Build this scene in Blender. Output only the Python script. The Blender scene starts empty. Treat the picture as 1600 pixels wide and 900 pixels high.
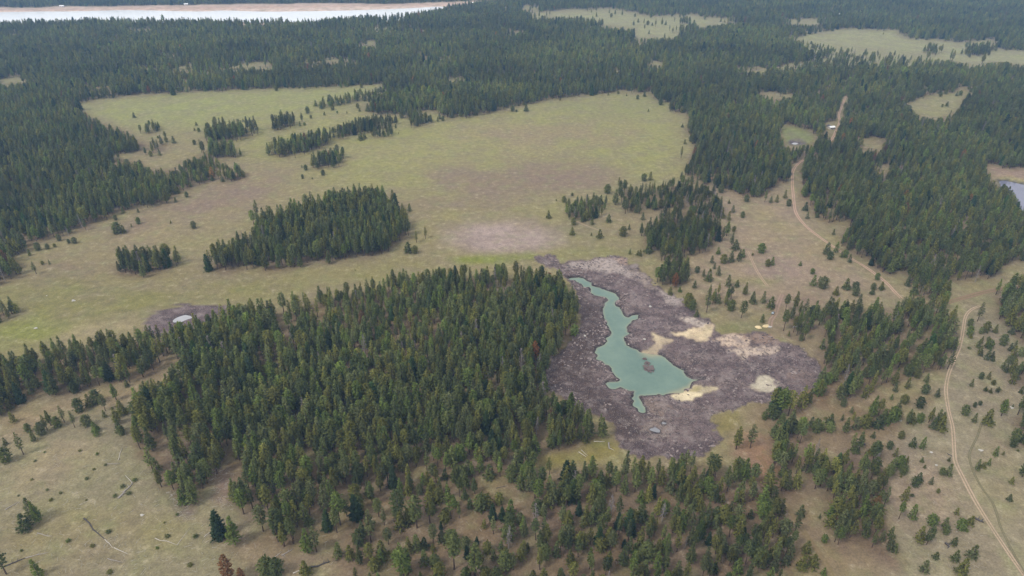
import bpy, math, random
import numpy as np
from mathutils import Vector

# ------------------------------------------------------------------ camera, sky, sun, exposure
S = bpy.context.scene
COL = S.collection
R = math.radians
CAM_H, PITCH, F = 300.0, R(29.75), 1066.7          # metres, downward tilt, focal length in 1600-wide pixels
cam_d = bpy.data.cameras.new('camera'); cam_d.sensor_width = 36.0; cam_d.lens = 24.0
cam_d.clip_start = 1.0; cam_d.clip_end = 30000.0
cam = bpy.data.objects.new('camera', cam_d); COL.objects.link(cam)
cam.location = (0, 0, CAM_H); cam.rotation_euler = (R(90) - PITCH, 0, 0)
S.camera = cam

SUN_EL, SUN_AZ = R(52), R(-125)                    # azimuth measured from the view direction, negative = left
w = bpy.data.worlds.new('World'); S.world = w; w.use_nodes = True
nt = w.node_tree; nt.nodes.clear()
wo = nt.nodes.new('ShaderNodeOutputWorld'); bg = nt.nodes.new('ShaderNodeBackground')
sky = nt.nodes.new('ShaderNodeTexSky'); sky.sky_type = 'NISHITA'; sky.sun_disc = False
sky.sun_elevation = SUN_EL; sky.sun_rotation = SUN_AZ; sky.air_density = 1.0; sky.dust_density = 2.0
tc = nt.nodes.new('ShaderNodeTexCoord')
cn = nt.nodes.new('ShaderNodeTexNoise'); cn.inputs['Scale'].default_value = 2.2; cn.inputs['Detail'].default_value = 5
cr = nt.nodes.new('ShaderNodeMapRange')
cr.inputs['From Min'].default_value = 0.3; cr.inputs['From Max'].default_value = 0.7
cr.inputs['To Min'].default_value = 0.72; cr.inputs['To Max'].default_value = 1.0
mx = nt.nodes.new('ShaderNodeMixRGB'); mx.inputs[2].default_value = (9.9, 9.75, 9.5, 1)   # pale overcast cloud
nt.links.new(tc.outputs['Generated'], cn.inputs['Vector']); nt.links.new(cn.outputs['Fac'], cr.inputs['Value'])
nt.links.new(cr.outputs['Result'], mx.inputs[0]); nt.links.new(sky.outputs['Color'], mx.inputs[1])
nt.links.new(mx.outputs['Color'], bg.inputs['Color']); bg.inputs['Strength'].default_value = 0.075
nt.links.new(bg.outputs['Background'], wo.inputs['Surface'])
sd = bpy.data.lights.new('sun', 'SUN'); sd.energy = 1.5; sd.angle = R(11); sd.color = (1.0, 0.95, 0.87)
so = bpy.data.objects.new('sun', sd); COL.objects.link(so)
sdir = Vector((math.sin(SUN_AZ) * math.cos(SUN_EL), math.cos(SUN_AZ) * math.cos(SUN_EL), math.sin(SUN_EL)))
so.rotation_euler = sdir.to_track_quat('Z', 'Y').to_euler()
S.view_settings.view_transform = 'Standard'; S.view_settings.look = 'None'
S.view_settings.exposure = 0.68; S.view_settings.gamma = 1.0; S.view_settings.use_curve_mapping = False
try:
    cy = S.cycles
    cy.max_bounces = 5; cy.diffuse_bounces = 4; cy.glossy_bounces = 2; cy.transmission_bounces = 2; cy.volume_bounces = 1
    cy.use_denoising = True; cy.denoiser = 'OPENIMAGEDENOISE'; cy.denoising_input_passes = 'RGB_ALBEDO_NORMAL'
    cy.caustics_reflective = False; cy.caustics_refractive = False
except Exception as e:
    print('cycles settings', e)

rng = np.random.default_rng(11)
random.seed(11)

# ------------------------------------------------------------------ maths helpers
CF, SF = math.cos(PITCH), math.sin(PITCH)

def proj(x, y, z):
    dz = z - CAM_H
    zc = np.maximum(y * CF - dz * SF, 1.0); up = y * SF + dz * CF
    return 800 + F * x / zc, 450 - F * up / zc

_tab = np.random.default_rng(5).random((256, 256))
def vnoise(x, y, wl, off=0):
    u = np.asarray(x, float) / wl + 37.3 * off; v = np.asarray(y, float) / wl + 11.9 * off
    iu = np.floor(u).astype(int); iv = np.floor(v).astype(int); fu = u - iu; fv = v - iv
    fu = fu * fu * (3 - 2 * fu); fv = fv * fv * (3 - 2 * fv)
    a = _tab[iu & 255, iv & 255]; b = _tab[(iu + 1) & 255, iv & 255]
    c = _tab[iu & 255, (iv + 1) & 255]; d = _tab[(iu + 1) & 255, (iv + 1) & 255]
    return (a * (1 - fu) + b * fu) * (1 - fv) + (c * (1 - fu) + d * fu) * fv
def fbm(x, y, wl, n=4, off=0):
    s = 0; a = 1; t = 0
    for i in range(n):
        s = s + a * vnoise(x, y, wl / 2 ** i, off + i); t += a; a *= 0.5
    return s / t
def sst(a, b, v):
    t = np.clip((v - a) / (b - a), 0, 1); return t * t * (3 - 2 * t)
def lin(r, g, b):
    return np.array([((c / 255 + 0.055) / 1.055) ** 2.4 if c > 10 else c / 255 / 12.92 for c in (r, g, b)])

def hbase(x, y):
    """Gently rolling land; it rolls more farther out and is flat round the lake."""
    x = np.asarray(x, float); y = np.asarray(y, float)
    z = (fbm(x, y, 210, 2, 3) - 0.5) * 8.0 + (fbm(x, y, 60, 2, 13) - .5) * 1.6
    z = z + (fbm(x, y, 420, 2, 9) - 0.5) * 22.0 * sst(650, 1300, y)
    flat = sst(1900, 2100, y) * (1 - sst(250, 600, x))
    return z * (1 - flat) - 3.0 * flat

def to_ground(pts, zf=hbase):
    """Pixel -> the point of the land it shows."""
    p = np.asarray(pts, float)
    a = (p[:, 0] - 800) / F; b = -(p[:, 1] - 450) / F
    d = np.stack([a, CF + b * SF, -SF + b * CF], 1)
    lo = np.full(len(p), 60.0); hi = np.full(len(p), 9000.0)
    t = (CAM_H - 0) / np.maximum(-d[:, 2], 1e-4)
    for _ in range(60):
        X = d[:, 0] * t; Y = d[:, 1] * t
        zt = zf(X, Y)
        t = t * 0.4 + 0.6 * (CAM_H - zt) / np.maximum(-d[:, 2], 1e-4)
    X = d[:, 0] * t; Y = d[:, 1] * t
    return np.stack([X, Y, zf(X, Y)], 1)
def to_plane(pts, zl):
    return to_ground(pts, lambda x, y: np.full(np.shape(x), float(zl)))

def inside(poly, x, y):
    r = np.zeros(np.shape(x), bool); n = len(poly)
    for i in range(n):
        x0, y0 = poly[i]; x1, y1 = poly[(i + 1) % n]
        if y0 == y1: continue
        c = ((y0 > y) != (y1 > y)) & (x < (x1 - x0) * (y - y0) / (y1 - y0) + x0)
        r ^= c
    return r
def sdist(poly, x, y):
    """Signed distance, negative inside."""
    d2 = np.full(np.shape(x), 1e18); n = len(poly)
    for i in range(n):
        x0, y0 = poly[i]; x1, y1 = poly[(i + 1) % n]
        ex, ey = x1 - x0, y1 - y0; l2 = ex * ex + ey * ey + 1e-9
        t = np.clip(((x - x0) * ex + (y - y0) * ey) / l2, 0, 1)
        d2 = np.minimum(d2, (x - x0 - t * ex) ** 2 + (y - y0 - t * ey) ** 2)
    return np.where(inside(poly, x, y), -1, 1) * np.sqrt(d2)
def smooth_line(pts, n=6, closed=False):
    p = np.asarray(pts, float); N = len(p); out = []
    rngi = range(N if closed else N - 1)
    for i in rngi:
        if closed: a, b, c, d = p[i - 1], p[i], p[(i + 1) % N], p[(i + 2) % N]
        else: a, b, c, d = p[max(i - 1, 0)], p[i], p[i + 1], p[min(i + 2, N - 1)]
        for k in range(n):
            t = k / n
            out.append(0.5 * (2 * b + (c - a) * t + (2 * a - 5 * b + 4 * c - d) * t * t + (3 * b - a - 3 * c + d) * t ** 3))
    if not closed: out.append(p[-1])
    return np.array(out)

# ------------------------------------------------------------------ survey of the land (pixel outlines, turned into ground positions)
POND = [(888,433.5),(893,432.5),(904,433),(910,436.5),(919,440.5),(927,445.5),(936,449.5),(945,453),(952,456.5),(961,459),(964.5,464),(965,469),(964,477.5),
 (970,485),(975,494),(985,494.5),(995,493),(997,495),(991,501),(984,507.5),(981,517.5),(978,530),(976,536),(980,539),(992,544),(1005,550),(1025,552),(1032,555),
 (1042,564),(1052,572),(1065,577.5),(1074,584),(1077,590),(1084,592),(1097,593),(1096,596),(1086,598),(1082,602),(1075,610),(1062,614),(1050,617),(1040,617),(1027,617),(1012,618),
 (1003,620),(1005,625),(1010,632),(1013,641),(1010,644),(1002,642),(992,634),(989,626),(991,617),(991,612),(980,610),(971,607),(960,609),(950,608),(942,601),
 (945,598),(955,597),(965,595),(966,590),(960,580),(952,572),(940,566),(929,562),(931,555),(934,542),(942,535),(952,527),(955,520),(952,512),(946,504),
 (944,492),(941,485),(947,472),(946,467),(937,465),(925,460),(921,455),(921,452),(919,450),(913,450),(905,446),(903,441),(897,439),(890,436.5)]
MUD = [(832,407),(840,402),(855,399),(870,401),(876,411),(890,409),(930,404),(945,400),(960,399),(975,402),(985,410),(1000,420),(1015,432),(1030,447),(1037,458),(1052,463),
 (1066,468),(1076,480),(1088,492),(1102,500),(1116,508),(1116,520),(1130,524),(1150,521),(1180,518),(1202,524),(1216,532),(1240,538),(1256,544),(1268,555),(1280,566),
 (1288,580),(1282,596),(1266,608),(1250,614),(1235,622),(1200,630),(1175,631),(1150,640),(1116,647),(1113,658),(1120,670),(1128,686),(1112,706),(1060,716),(1000,714),(985,708),
 (975,702),(964,690),(960,674),(948,655),(915,642),(890,627),(868,612),(850,612),(847,598),(856,580),(865,560),(885,545),(901,520),(906,500),(904,475),(896,450),(886,437),(868,419),(850,413)]
POND2 = [(270,502),(273,498),(279,495),(285,493.3),(292,492),(298,494),(299,498),(290,500),(281,503.5),(273,505)]
MUD2 = [(221,512),(226,500),(240,488),(262,480),(300,476),(330,474),(352,477),(360,486),(352,500),(320,512),(270,522),(235,524)]
POND3 = [(1237,224),(1241,223),(1246,223.2),(1247.5,225),(1244,225.8),(1238,225.5)]
MUD3 = [(1230,222),(1238,217),(1252,217.5),(1262,223),(1262,228),(1246,230),(1233,228)]
POND4 = [(1562,283),(1580,284.5),(1600,289),(1650,298),(1690,320),(1650,345),(1600,332),(1580,317),(1568,298)]
PUD_A = [(1016.5,671),(1019,669),(1021,669.5),(1023,667.8),(1027,669.5),(1030,671.5),(1029,674),(1025,673.5)]
PUD_B = [(1034,661),(1035.5,659.6),(1038,659),(1039.5,660.5),(1037,662)]
LAKE = [(-900,26),(-200,21),(0,19),(60,18),(100,18),(150,17),(200,16),(280,17.5),(320,18),(350,16.5),(400,18),(450,18),(540,16.5),(600,14.5),(650,12.5),(690,10.5),
 (700,16),(670,24),(640,30),(600,33),(560,36),(510,38),(480,36),(400,35),(350,34),(300,34),(250,35),(200,37),(150,39),(120,42),(60,42),(0,43),(-200,45),(-900,48)]
BEACH = [(-900,18),(-200,12),(0,11),(30,12.2),(60,12),(95,9.4),(150,10.5),(200,9),(260,8),(290,8),(330,7),(400,6),(520,5),(620,6),(700,3),(760,0.5),(815,-1),(830,0),(760,6),(720,11),
 (690,16),(640,30),(500,39),(200,38),(-200,46),(-900,49)]
SAND_A = [(1042,523),(1058,521),(1066,520),(1075,515),(1086,512),(1095,509),(1108,507),(1114,508),(1113,515),(1107,530),(1100,534),(1088,532),(1078,528),(1065,526)]
SAND_B = [(1018,520),(1028,522),(1040,527),(1052,532),(1045,537),(1032,540),(1028,547),(1028,554),(1000,553),(1010,547),(1020,543),(1024,535),(1021,527)]
SAND_C = [(1046,619),(1062,613),(1076,608),(1083,600),(1088,601),(1098,604),(1124,606),(1120,610),(1100,613),(1090,622),(1072,627),(1055,623)]
POOL_D = [(1173,600),(1180,596),(1187,589),(1200,588),(1208,593),(1212,605),(1204,616),(1190,614),(1180,606)]

# everything open (no wood) from the meadows down to the front, the lone woods in it come back below
OPEN = [(107,165),(160,154),(200,150),(260,147),(330,143),(400,140),(450,138),(520,136),(603,131),(601,142),(590,150),(575,160),(560,168),(575,174),(605,180),(640,178),(685,172),(690,186),
 (725,184),(757,178),(770,177),(800,172),(820,166),(842,160),(875,155),(900,150),(920,148),(950,147),(970,143),(995,146),(1015,148),(1030,158),(1045,160),(1050,176),(1075,180),(1077,192),
 (1070,200),(1080,214),(1085,226),(1082,240),(1074,252),(1070,275),(1087,285),(1107,291),(1147,299),(1160,307),(1182,309),(1215,292),(1233,282),(1236,262),(1243,262),(1248,275),(1252,312),
 (1282,347),(1297,352),(1320,344),(1330,352),(1312,364),(1312,386),(1330,398),(1347,413),(1370,421),(1385,428),(1415,426),(1417,446),(1475,448),(1480,441),(1532,441),(1560,431),(1575,413),
 (1600,408),(1990,380),(1990,1090),(-390,1090),(-390,470),(0,446),(17,438),(35,428),(37,420),(15,400),(37,397),(45,386),(70,377),(95,371),(120,362),(137,360),(150,350),(175,342),(185,333),
 (210,326),(230,325),(262,318),(271,306),(300,295),(317,290),(332,283),(350,262),(330,240),(312,243),(290,250),(275,262),(240,267),(217,252),(190,250),(152,248),(185,241),(215,238),(250,231),
 (255,222),(227,225),(212,217),(202,205),(180,197),(155,190),(140,180),(127,172)]
CLEAR = [[(262,106),(300,102),(303,108),(280,110)], [(340,106),(375,101),(400,97),(425,99),(424,106),(390,105),(350,109)], [(425,100),(500,95),(560,92),(560,94.5),(500,98.5)],
 [(556,74),(570,65),(586,63),(588,68),(575,72)], [(655,94),(660,90),(668,90),(668,95)], [(778,52),(800,49),(818,47),(817,51),(795,53)],
 [(816,30),(835,22),(848,19),(880,17),(912,15),(948,14),(972,14),(975,19),(1000,22),(1008,25),(1087,24),(1088,26),(1110,28),(1140,28),(1200,31),(1160,34),(1120,38),(1098,43),(1080,42),
  (1090,46),(1065,53),(1052,58),(1030,59),(1000,61),(985,57),(992,52),(1000,47),(975,43),(950,41),(930,44),(900,33),(880,31),(860,30),(835,29)],
 [(815,15),(816,9),(830,9),(845,12),(842,16)], [(784,16),(785,12),(795,12),(795,16)], [(1010,102),(1017,97),(1036,97),(1035,103)],
 [(1147,118),(1150,111),(1168,109),(1180,108),(1200,105),(1200,113),(1175,112),(1155,114)],
 [(1215,61),(1250,58),(1300,48),(1315,45),(1400,46),(1405,53),(1420,60),(1450,62),(1480,66),(1510,68),(1550,62),(1562,66),(1535,75),(1600,80),(1700,84),(1700,108),(1600,102),(1560,97),(1525,102),
  (1500,98),(1480,94),(1460,92),(1440,84),(1400,80),(1370,78),(1330,74),(1300,70),(1270,67),(1240,62)],
 [(1220,36),(1235,31),(1260,30),(1300,31),(1302,34),(1270,39),(1240,37)],
 [(1420,160),(1450,152),(1480,146),(1510,138),(1525,134),(1510,142),(1505,155),(1500,170),(1490,176),(1465,186),(1450,184),(1430,178),(1422,170)],
 [(1215,195),(1240,196),(1262,203),(1274,210),(1277,220),(1264,228),(1250,230),(1232,229),(1222,215)],
 [(1285,192),(1300,191),(1312,180),(1314,198),(1310,208),(1300,217),(1292,209)], [(1336,222),(1350,217),(1380,220),(1383,230),(1375,236),(1350,230)],
 [(1538,255),(1560,263),(1600,265),(1690,270),(1690,330),(1600,323),(1588,308),(1576,290),(1556,284),(1545,270)],
 [(0,122),(20,121),(42,123),(42,129),(20,130),(0,131)], [(120,140),(130,137),(175,135),(178,139)], [(12,53),(20,51),(31,50),(32,53),(20,55)], [(98,38),(105,36),(112,35),(111,37)],
 [(1185,146),(1200,143),(1240,147),(1240,152),(1200,152)], [(1360,262),(1380,258),(1398,264),(1385,270)]]
THIN = [[(1190,112),(1230,100),(1270,94),(1320,88),(1370,93),(1400,98),(1460,96),(1470,106),(1400,110),(1350,113),(1290,112),(1200,119)],
 [(1240,62),(1300,71),(1370,79),(1440,84),(1470,95),(1400,98),(1320,90),(1270,95)]]
# woods and stands in the open: (name, outline of the tree feet, spacing, shortest, tallest)
STANDS = [
 ('wood', [(0,572),(60,560),(125,547),(172,540),(222,534),(262,524),(268,545),(258,568),(248,590),(197,598),(140,608),(100,620),(66,616),(45,631),(0,652),(-390,690),(-390,620)], 6.8, 12, 20),
 ('wood', [(262,524),(300,518),(350,508),(390,499),(435,490),(480,476),(540,462),(607,450),(657,443),(715,434),(800,437),(850,441),(880,450),(896,470),(901,500),(897,522),(880,548),(862,566),
  (852,590),(848,612),(856,628),(885,642),(905,656),(935,670),(952,686),(930,690),(892,704),(850,708),(832,725),(812,735),(790,742),(760,752),(742,768),(700,790),(650,800),(600,790),(560,785),
  (530,795),(500,815),(480,842),(455,858),(420,845),(400,815),(372,800),(362,770),(370,752),(352,738),(332,740),(326,760),(308,790),(290,792),(265,772),(243,755),(233,722),(212,715),(204,690),
  (215,645),(232,622),(275,602),(296,590),(285,575),(272,552)], 6.2, 11, 22),
 ('woodfront', [(212,700),(330,690),(450,705),(560,690),(680,705),(800,690),(850,708),(832,725),(812,735),(790,742),(760,752),(742,768),(700,790),(650,800),(600,790),(560,785),(530,795),(500,815),(480,842),(455,858),(420,845),(400,815),(372,800),(362,770),(370,752),(352,738),(332,740),(326,760),(308,790),(290,792),(265,772),(243,755),(233,722)], 7.3, 11, 22),
 ('south', [(500,830),(560,790),(650,803),(742,770),(800,748),(832,730),(850,740),(880,800),(900,900),(900,1090),(420,1090),(540,900),(520,865)], 9.6, 8, 21),
 ('mudband', [(880,745),(925,737),(980,744),(1030,737),(1080,731),(1115,731),(1130,745),(1120,762),(1060,765),(1000,772),(930,790),(880,790)], 6.8, 13, 19),
 ('mudband', [(815,762),(880,768),(905,790),(880,800),(820,782)], 5.6, 16, 20),
 ('southeast', [(850,800),(905,795),(940,790),(1000,775),(1060,768),(1125,765),(1150,735),(1185,745),(1215,780),(1235,830),(1245,900),(1245,1090),(900,1090),(890,900)], 7.5, 8, 19),
 ('rightwood', [(1228,498),(1250,490),(1330,487),(1430,482),(1470,487),(1497,502),(1500,525),(1484,560),(1474,578),(1440,590),(1410,598),(1385,607),(1345,620),(1290,637),(1260,634),(1266,612),(1288,590),
  (1280,562),(1272,548),(1290,532),(1280,512),(1262,525),(1240,530)], 7.6, 9, 18),
 ('tallrow', [(1200,640),(1215,637),(1240,643),(1256,636),(1258,645),(1230,655),(1203,650)], 5.6, 17, 21),
 ('strip', [(1203,690),(1215,670),(1240,668),(1262,690),(1275,720),(1300,735),(1312,712),(1330,700),(1352,705),(1374,715),(1378,735),(1387,770),(1383,795),(1383,830),(1398,856),(1420,872),(1420,888),(1398,892),
  (1368,872),(1340,850),(1312,866),(1298,842),(1290,778),(1262,748),(1250,775),(1225,775),(1206,748)], 6.4, 11, 18),
 ('bushes', [(1345,640),(1400,648),(1430,658),(1410,672),(1350,668)], 9, 5, 12), ('bushes', [(1300,650),(1345,640),(1350,690),(1310,690),(1265,675)], 12, 5, 12),
 ('bushes', [(1390,700),(1480,700),(1590,890),(1440,890)], 19, 2.5, 7), ('bushes', [(1512,520),(1640,520),(1640,640),(1512,640)], 17, 2.5, 8), ('bushes', [(1505,660),(1560,660),(1640,860),(1600,860)], 24, 2.5, 7),
 ('bushes', [(1425,617),(1465,612),(1465,627),(1435,637)], 7, 5, 9), ('bushes', [(1445,655),(1474,650),(1474,672),(1450,674)], 8, 6, 11),
 ('east', [(1553,455),(1600,450),(1900,440),(1900,560),(1600,545),(1582,522),(1560,497)], 7.2, 12, 20), ('east', [(1428,468),(1480,470),(1482,452),(1428,450)], 6.6, 12, 17),
 ('east', [(1575,580),(1600,578),(1800,585),(1800,615),(1600,606),(1580,600)], 7, 8, 14), ('east', [(1578,655),(1600,645),(1800,645),(1800,700),(1600,685),(1588,680)], 7, 10, 16),
 ('east', [(1548,690),(1575,690),(1600,682),(1800,690),(1800,715),(1600,700),(1560,698)], 7, 8, 14),
 ('midwood', [(966,292),(1000,302),(1030,298),(1060,285),(1085,290),(1120,312),(1122,330),(1095,334),(1075,338),(1040,330),(1005,335),(975,330)], 8.0, 10, 18),
 ('midwood', [(1005,378),(1012,392),(1030,390),(1032,407),(1050,412),(1080,397),(1110,397),(1122,382),(1128,365),(1125,345),(1120,330),(1095,330),(1075,338),(1050,335),(1030,345),(1015,355)], 6.6, 12, 19),
 ('midwood', [(1028,430),(1035,448),(1055,450),(1075,440),(1073,425),(1060,418),(1040,420)], 6.6, 12, 18), ('midwood', [(1080,470),(1100,460),(1140,462),(1150,476),(1110,482)], 11, 9, 15),
 ('clump', [(884,325),(893,341),(905,346),(925,346),(934,330),(947,322),(935,316),(900,318)], 5.8, 9, 14),
 ('grove', [(325,418),(345,428),(400,417),(417,428),(440,424),(465,421),(492,410),(507,412),(547,406),(585,401),(610,390),(635,375),(640,358),(630,345),(610,330),(590,314),(560,312),(520,317),(500,327),(470,337),
  (440,347),(415,347),(400,352),(410,370),(390,388),(370,390),(350,400)], 6.0, 13, 22),
 ('clump', [(180,425),(200,434),(230,431),(262,421),(279,411),(265,405),(240,410),(215,410),(190,410)], 6.0, 12, 20),
 ('clump', [(343,284),(362,286),(383,277),(375,266),(355,268)], 5.8, 11, 18), ('clump', [(0,485),(20,485),(34,480),(20,497),(0,505),(-60,510),(-60,490)], 6, 11, 17),
 ('clump', [(427,206),(445,201),(463,194),(455,189),(430,196)], 6, 14, 20), ('clump', [(318,221),(345,222),(398,216),(400,203),(370,203),(340,206)], 8, 14, 22),
 ('clump', [(316,241),(335,249),(366,249),(374,240),(345,233)], 6, 15, 23), ('clump', [(420,240),(436,246),(485,237),(515,224),(510,215),(470,225),(440,228)], 5.8, 13, 21),
 ('clump', [(486,262),(495,266),(520,260),(542,254),(535,245),(505,250)], 5.8, 12, 19), ('clump', [(513,221),(540,217),(572,205),(618,197),(615,191),(570,195),(530,208)], 5.8, 10, 16),
 ('clump', [(577,215),(595,216),(613,212),(608,207),(582,209)], 5.8, 9, 13), ('clump', [(640,200),(655,198),(676,191),(670,185),(645,190)], 5.8, 10, 15), ('clump', [(627,188),(650,184),(660,178),(630,182)], 6.5, 9, 14),
 ('clump', [(490,169),(520,166),(560,160),(600,148),(603,141),(575,150),(540,157),(495,164)], 6.5, 10, 15), ('clump', [(228,209),(242,208),(254,203),(248,198),(230,203)], 6, 9, 14),
 ('clump', [(1063,36),(1075,38),(1074,33),(1064,33)], 6, 14, 20), ('clump', [(1057,53),(1075,55),(1092,49),(1088,44),(1070,46)], 6, 14, 20), ('clump', [(1508,84),(1525,88),(1546,82),(1540,75),(1515,76)], 7, 13, 20), ('clump', [(1446,83),(1462,86),(1462,78),(1450,78)], 7, 14, 20), ('clump', [(838,34),(900,36),(940,42),(930,46),(860,38)], 9, 14, 20),
 ('clump', [(225,244),(250,238),(272,226),(262,222),(240,230)], 8, 9, 15)]
TRACKS = {  # name: (pixel line, width m, hint)
 'main': ([(1322,150),(1311,178),(1312,190),(1307,202),(1300,217),(1282,236),(1252,252),(1240,265),(1238,282),(1240,310),(1244,333),(1258,352),(1280,370),(1300,384),(1330,404),(1352,417),(1370,430),(1385,442),(1398,456),(1408,466)], 4.2),
 'right': ([(1532,478),(1519,483),(1509,494),(1505,515),(1500,540),(1490,565),(1482,585),(1478,610),(1482,640),(1488,665),(1490,685),(1491,705),(1493,722),(1505,747),(1525,785),(1550,825),(1580,870),(1600,898),(1640,955),(1700,1060)], 3.2),
 'junction': ([(1436,474),(1470,475),(1500,467),(1540,456),(1580,449),(1640,441)], 3.6),
 'north': ([(1168,392),(1174,405),(1180,418),(1188,432),(1200,448)], 2.6),
 'short': ([(899,345),(908,349),(920,354),(936,360)], 2.4),
 'access': ([(1222,460),(1215,478),(1212,490),(1205,500),(1203,510)], 4.0),
 'rut': ([(1534,660),(1527,682),(1516,705),(1515,718),(1522,740),(1536,765),(1550,784),(1558,805),(1563,822),(1576,850),(1592,880),(1615,920)], 1.2),
 'south': ([(1185,712),(1200,735),(1215,770),(1240,805),(1262,840),(1285,872),(1310,920)], 3.0)}

# label raster: -1 open, 0 forest, 1 thin forest, 10+k stand k
PX0, PY0, PW, PH = -400, -110, 2400, 1210
gy, gx = np.mgrid[0:PH, 0:PW]; gx = gx + PX0 + 0.5; gy = gy + PY0 + 0.5
def raster(poly, arr, val, op=None):
    p = np.array(poly, float)
    x0 = int(max(p[:, 0].min() - 2 - PX0, 0)); x1 = int(min(p[:, 0].max() + 3 - PX0, PW)); y0 = int(max(p[:, 1].min() - 2 - PY0, 0)); y1 = int(min(p[:, 1].max() + 3 - PY0, PH))
    if x1 <= x0 or y1 <= y0: return
    m = inside(poly, gx[y0:y1, x0:x1], gy[y0:y1, x0:x1])
    sub = arr[y0:y1, x0:x1]; sub[m] = val
LAB = np.zeros((PH, PW), np.int16)
raster(OPEN, LAB, -1)
for c in CLEAR: raster(c, LAB, -1)
raster(LAKE, LAB, -2); raster(BEACH, LAB, -2)
for _ in range(60):                                    # small thin patches in the far forest
    cx_, cy2 = rng.uniform(-100, 1700), rng.uniform(30, 140); a_ = rng.uniform(6, 26)
    t_ = [(cx_ + a_ * math.cos(q) * rng.uniform(.6, 1.2), cy2 + a_ * .22 * math.sin(q)) for q in np.linspace(0, 6.28, 10, endpoint=False)]
    m2_ = np.zeros((PH, PW), bool); raster(t_, m2_, True); LAB[m2_ & (LAB == 0)] = 1
for c in THIN:
    raster(c, LAB, 1)
for k, st in enumerate(STANDS): raster(st[1], LAB, 10 + k)
for m_ in (MUD, MUD2, MUD3): raster(m_, LAB, -3)
KEEP = np.zeros((PH, PW), bool)                      # what the photograph shows unhidden
for p_ in (POND, SAND_A, SAND_B, SAND_C, [(1290,194),(1304,194),(1304,206),(1290,206)], [(270,500),(278,494),(290,491),(298,494),(296,498)]): raster(p_, KEEP, True)
for nm, (ln, wd) in TRACKS.items():
    q = smooth_line(ln, 40)
    for x_, y_ in q:
        r_ = max(2.0, (y_ + 160) * 0.0029 * wd * 0.6)
        ya, yb = int(y_ - r_ * .7 - PY0), int(y_ + r_ * .7 + 1 - PY0); xa, xb = int(x_ - r_ - PX0), int(x_ + r_ + 1 - PX0)
        if nm != 'short' and not (nm == 'main' and 212 < y_ < 257): LAB[max(ya, 0):yb, max(xa, 0):xb] = -1
        if nm in ('main', 'right') and not (250 > y_ > 217) and not (1290 < x_ < 1330 and y_ > 380): KEEP[max(ya, 0):yb, max(xa, 0):xb] = True
raster([(224,508),(240,489),(262,480),(300,476),(335,477),(345,482),(330,488),(300,490),(299,498),(284,503),(268,502),(258,508),(240,511)], KEEP, True); raster([(1231,217),(1262,217),(1262,227),(1231,229)], KEEP, True); raster([(1584,291),(1600,294),(1650,300),(1650,330),(1600,322),(1590,310)], KEEP, True)
def look(arr, px, py):
    ix = np.clip((px - PX0).astype(int), 0, PW - 1); iy = np.clip((py - PY0).astype(int), 0, PH - 1)
    return arr[iy, ix]

# ------------------------------------------------------------------ ground heights
WL = -3.4
def jag(poly, zl, amp, n=5):
    q = smooth_line(poly, n, True); g = to_plane(q, zl)[:, :2]
    a = (fbm(g[:, 0], g[:, 1], 6, 2, 31) - .5) * 2 * amp; b = (fbm(g[:, 0], g[:, 1], 6, 2, 47) - .5) * 2 * amp
    return g + np.stack([a, b], 1)
pond_w = jag(POND, WL, 3.2, 7)
mud_w = to_ground(smooth_line(MUD, 3, True))[:, :2]
pond2_w = jag(POND2, -2.0, .6); mud2_w = to_ground(smooth_line(MUD2, 3, True))[:, :2]
pond3_c = to_ground([(1242, 224)])[0]; P3L = float(pond3_c[2]) - 1.6
pond3_w = jag(POND3, P3L, .8); mud3_w = to_ground(smooth_line(MUD3, 3, True))[:, :2]
p4c = to_ground([(1590, 300)])[0]; P4L = float(p4c[2]) - 2.5
pond4_w = jag(POND4, P4L, 1.0); p2c = to_ground([(284, 500)])[0]; P2L = float(p2c[2]) - 1.4
pond2_w = jag(POND2, P2L, .6)
LL = -5.0
lake_w = to_plane(smooth_line(LAKE, 3, True), LL)[:, :2]
puda_w = jag(PUD_A, -1.6, .3); pudb_w = jag(PUD_B, -1.6, .3)
def near(poly, x, y, m):
    return (x > poly[:, 0].min() - m) & (x < poly[:, 0].max() + m) & (y > poly[:, 1].min() - m) & (y < poly[:, 1].max() + m)
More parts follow.
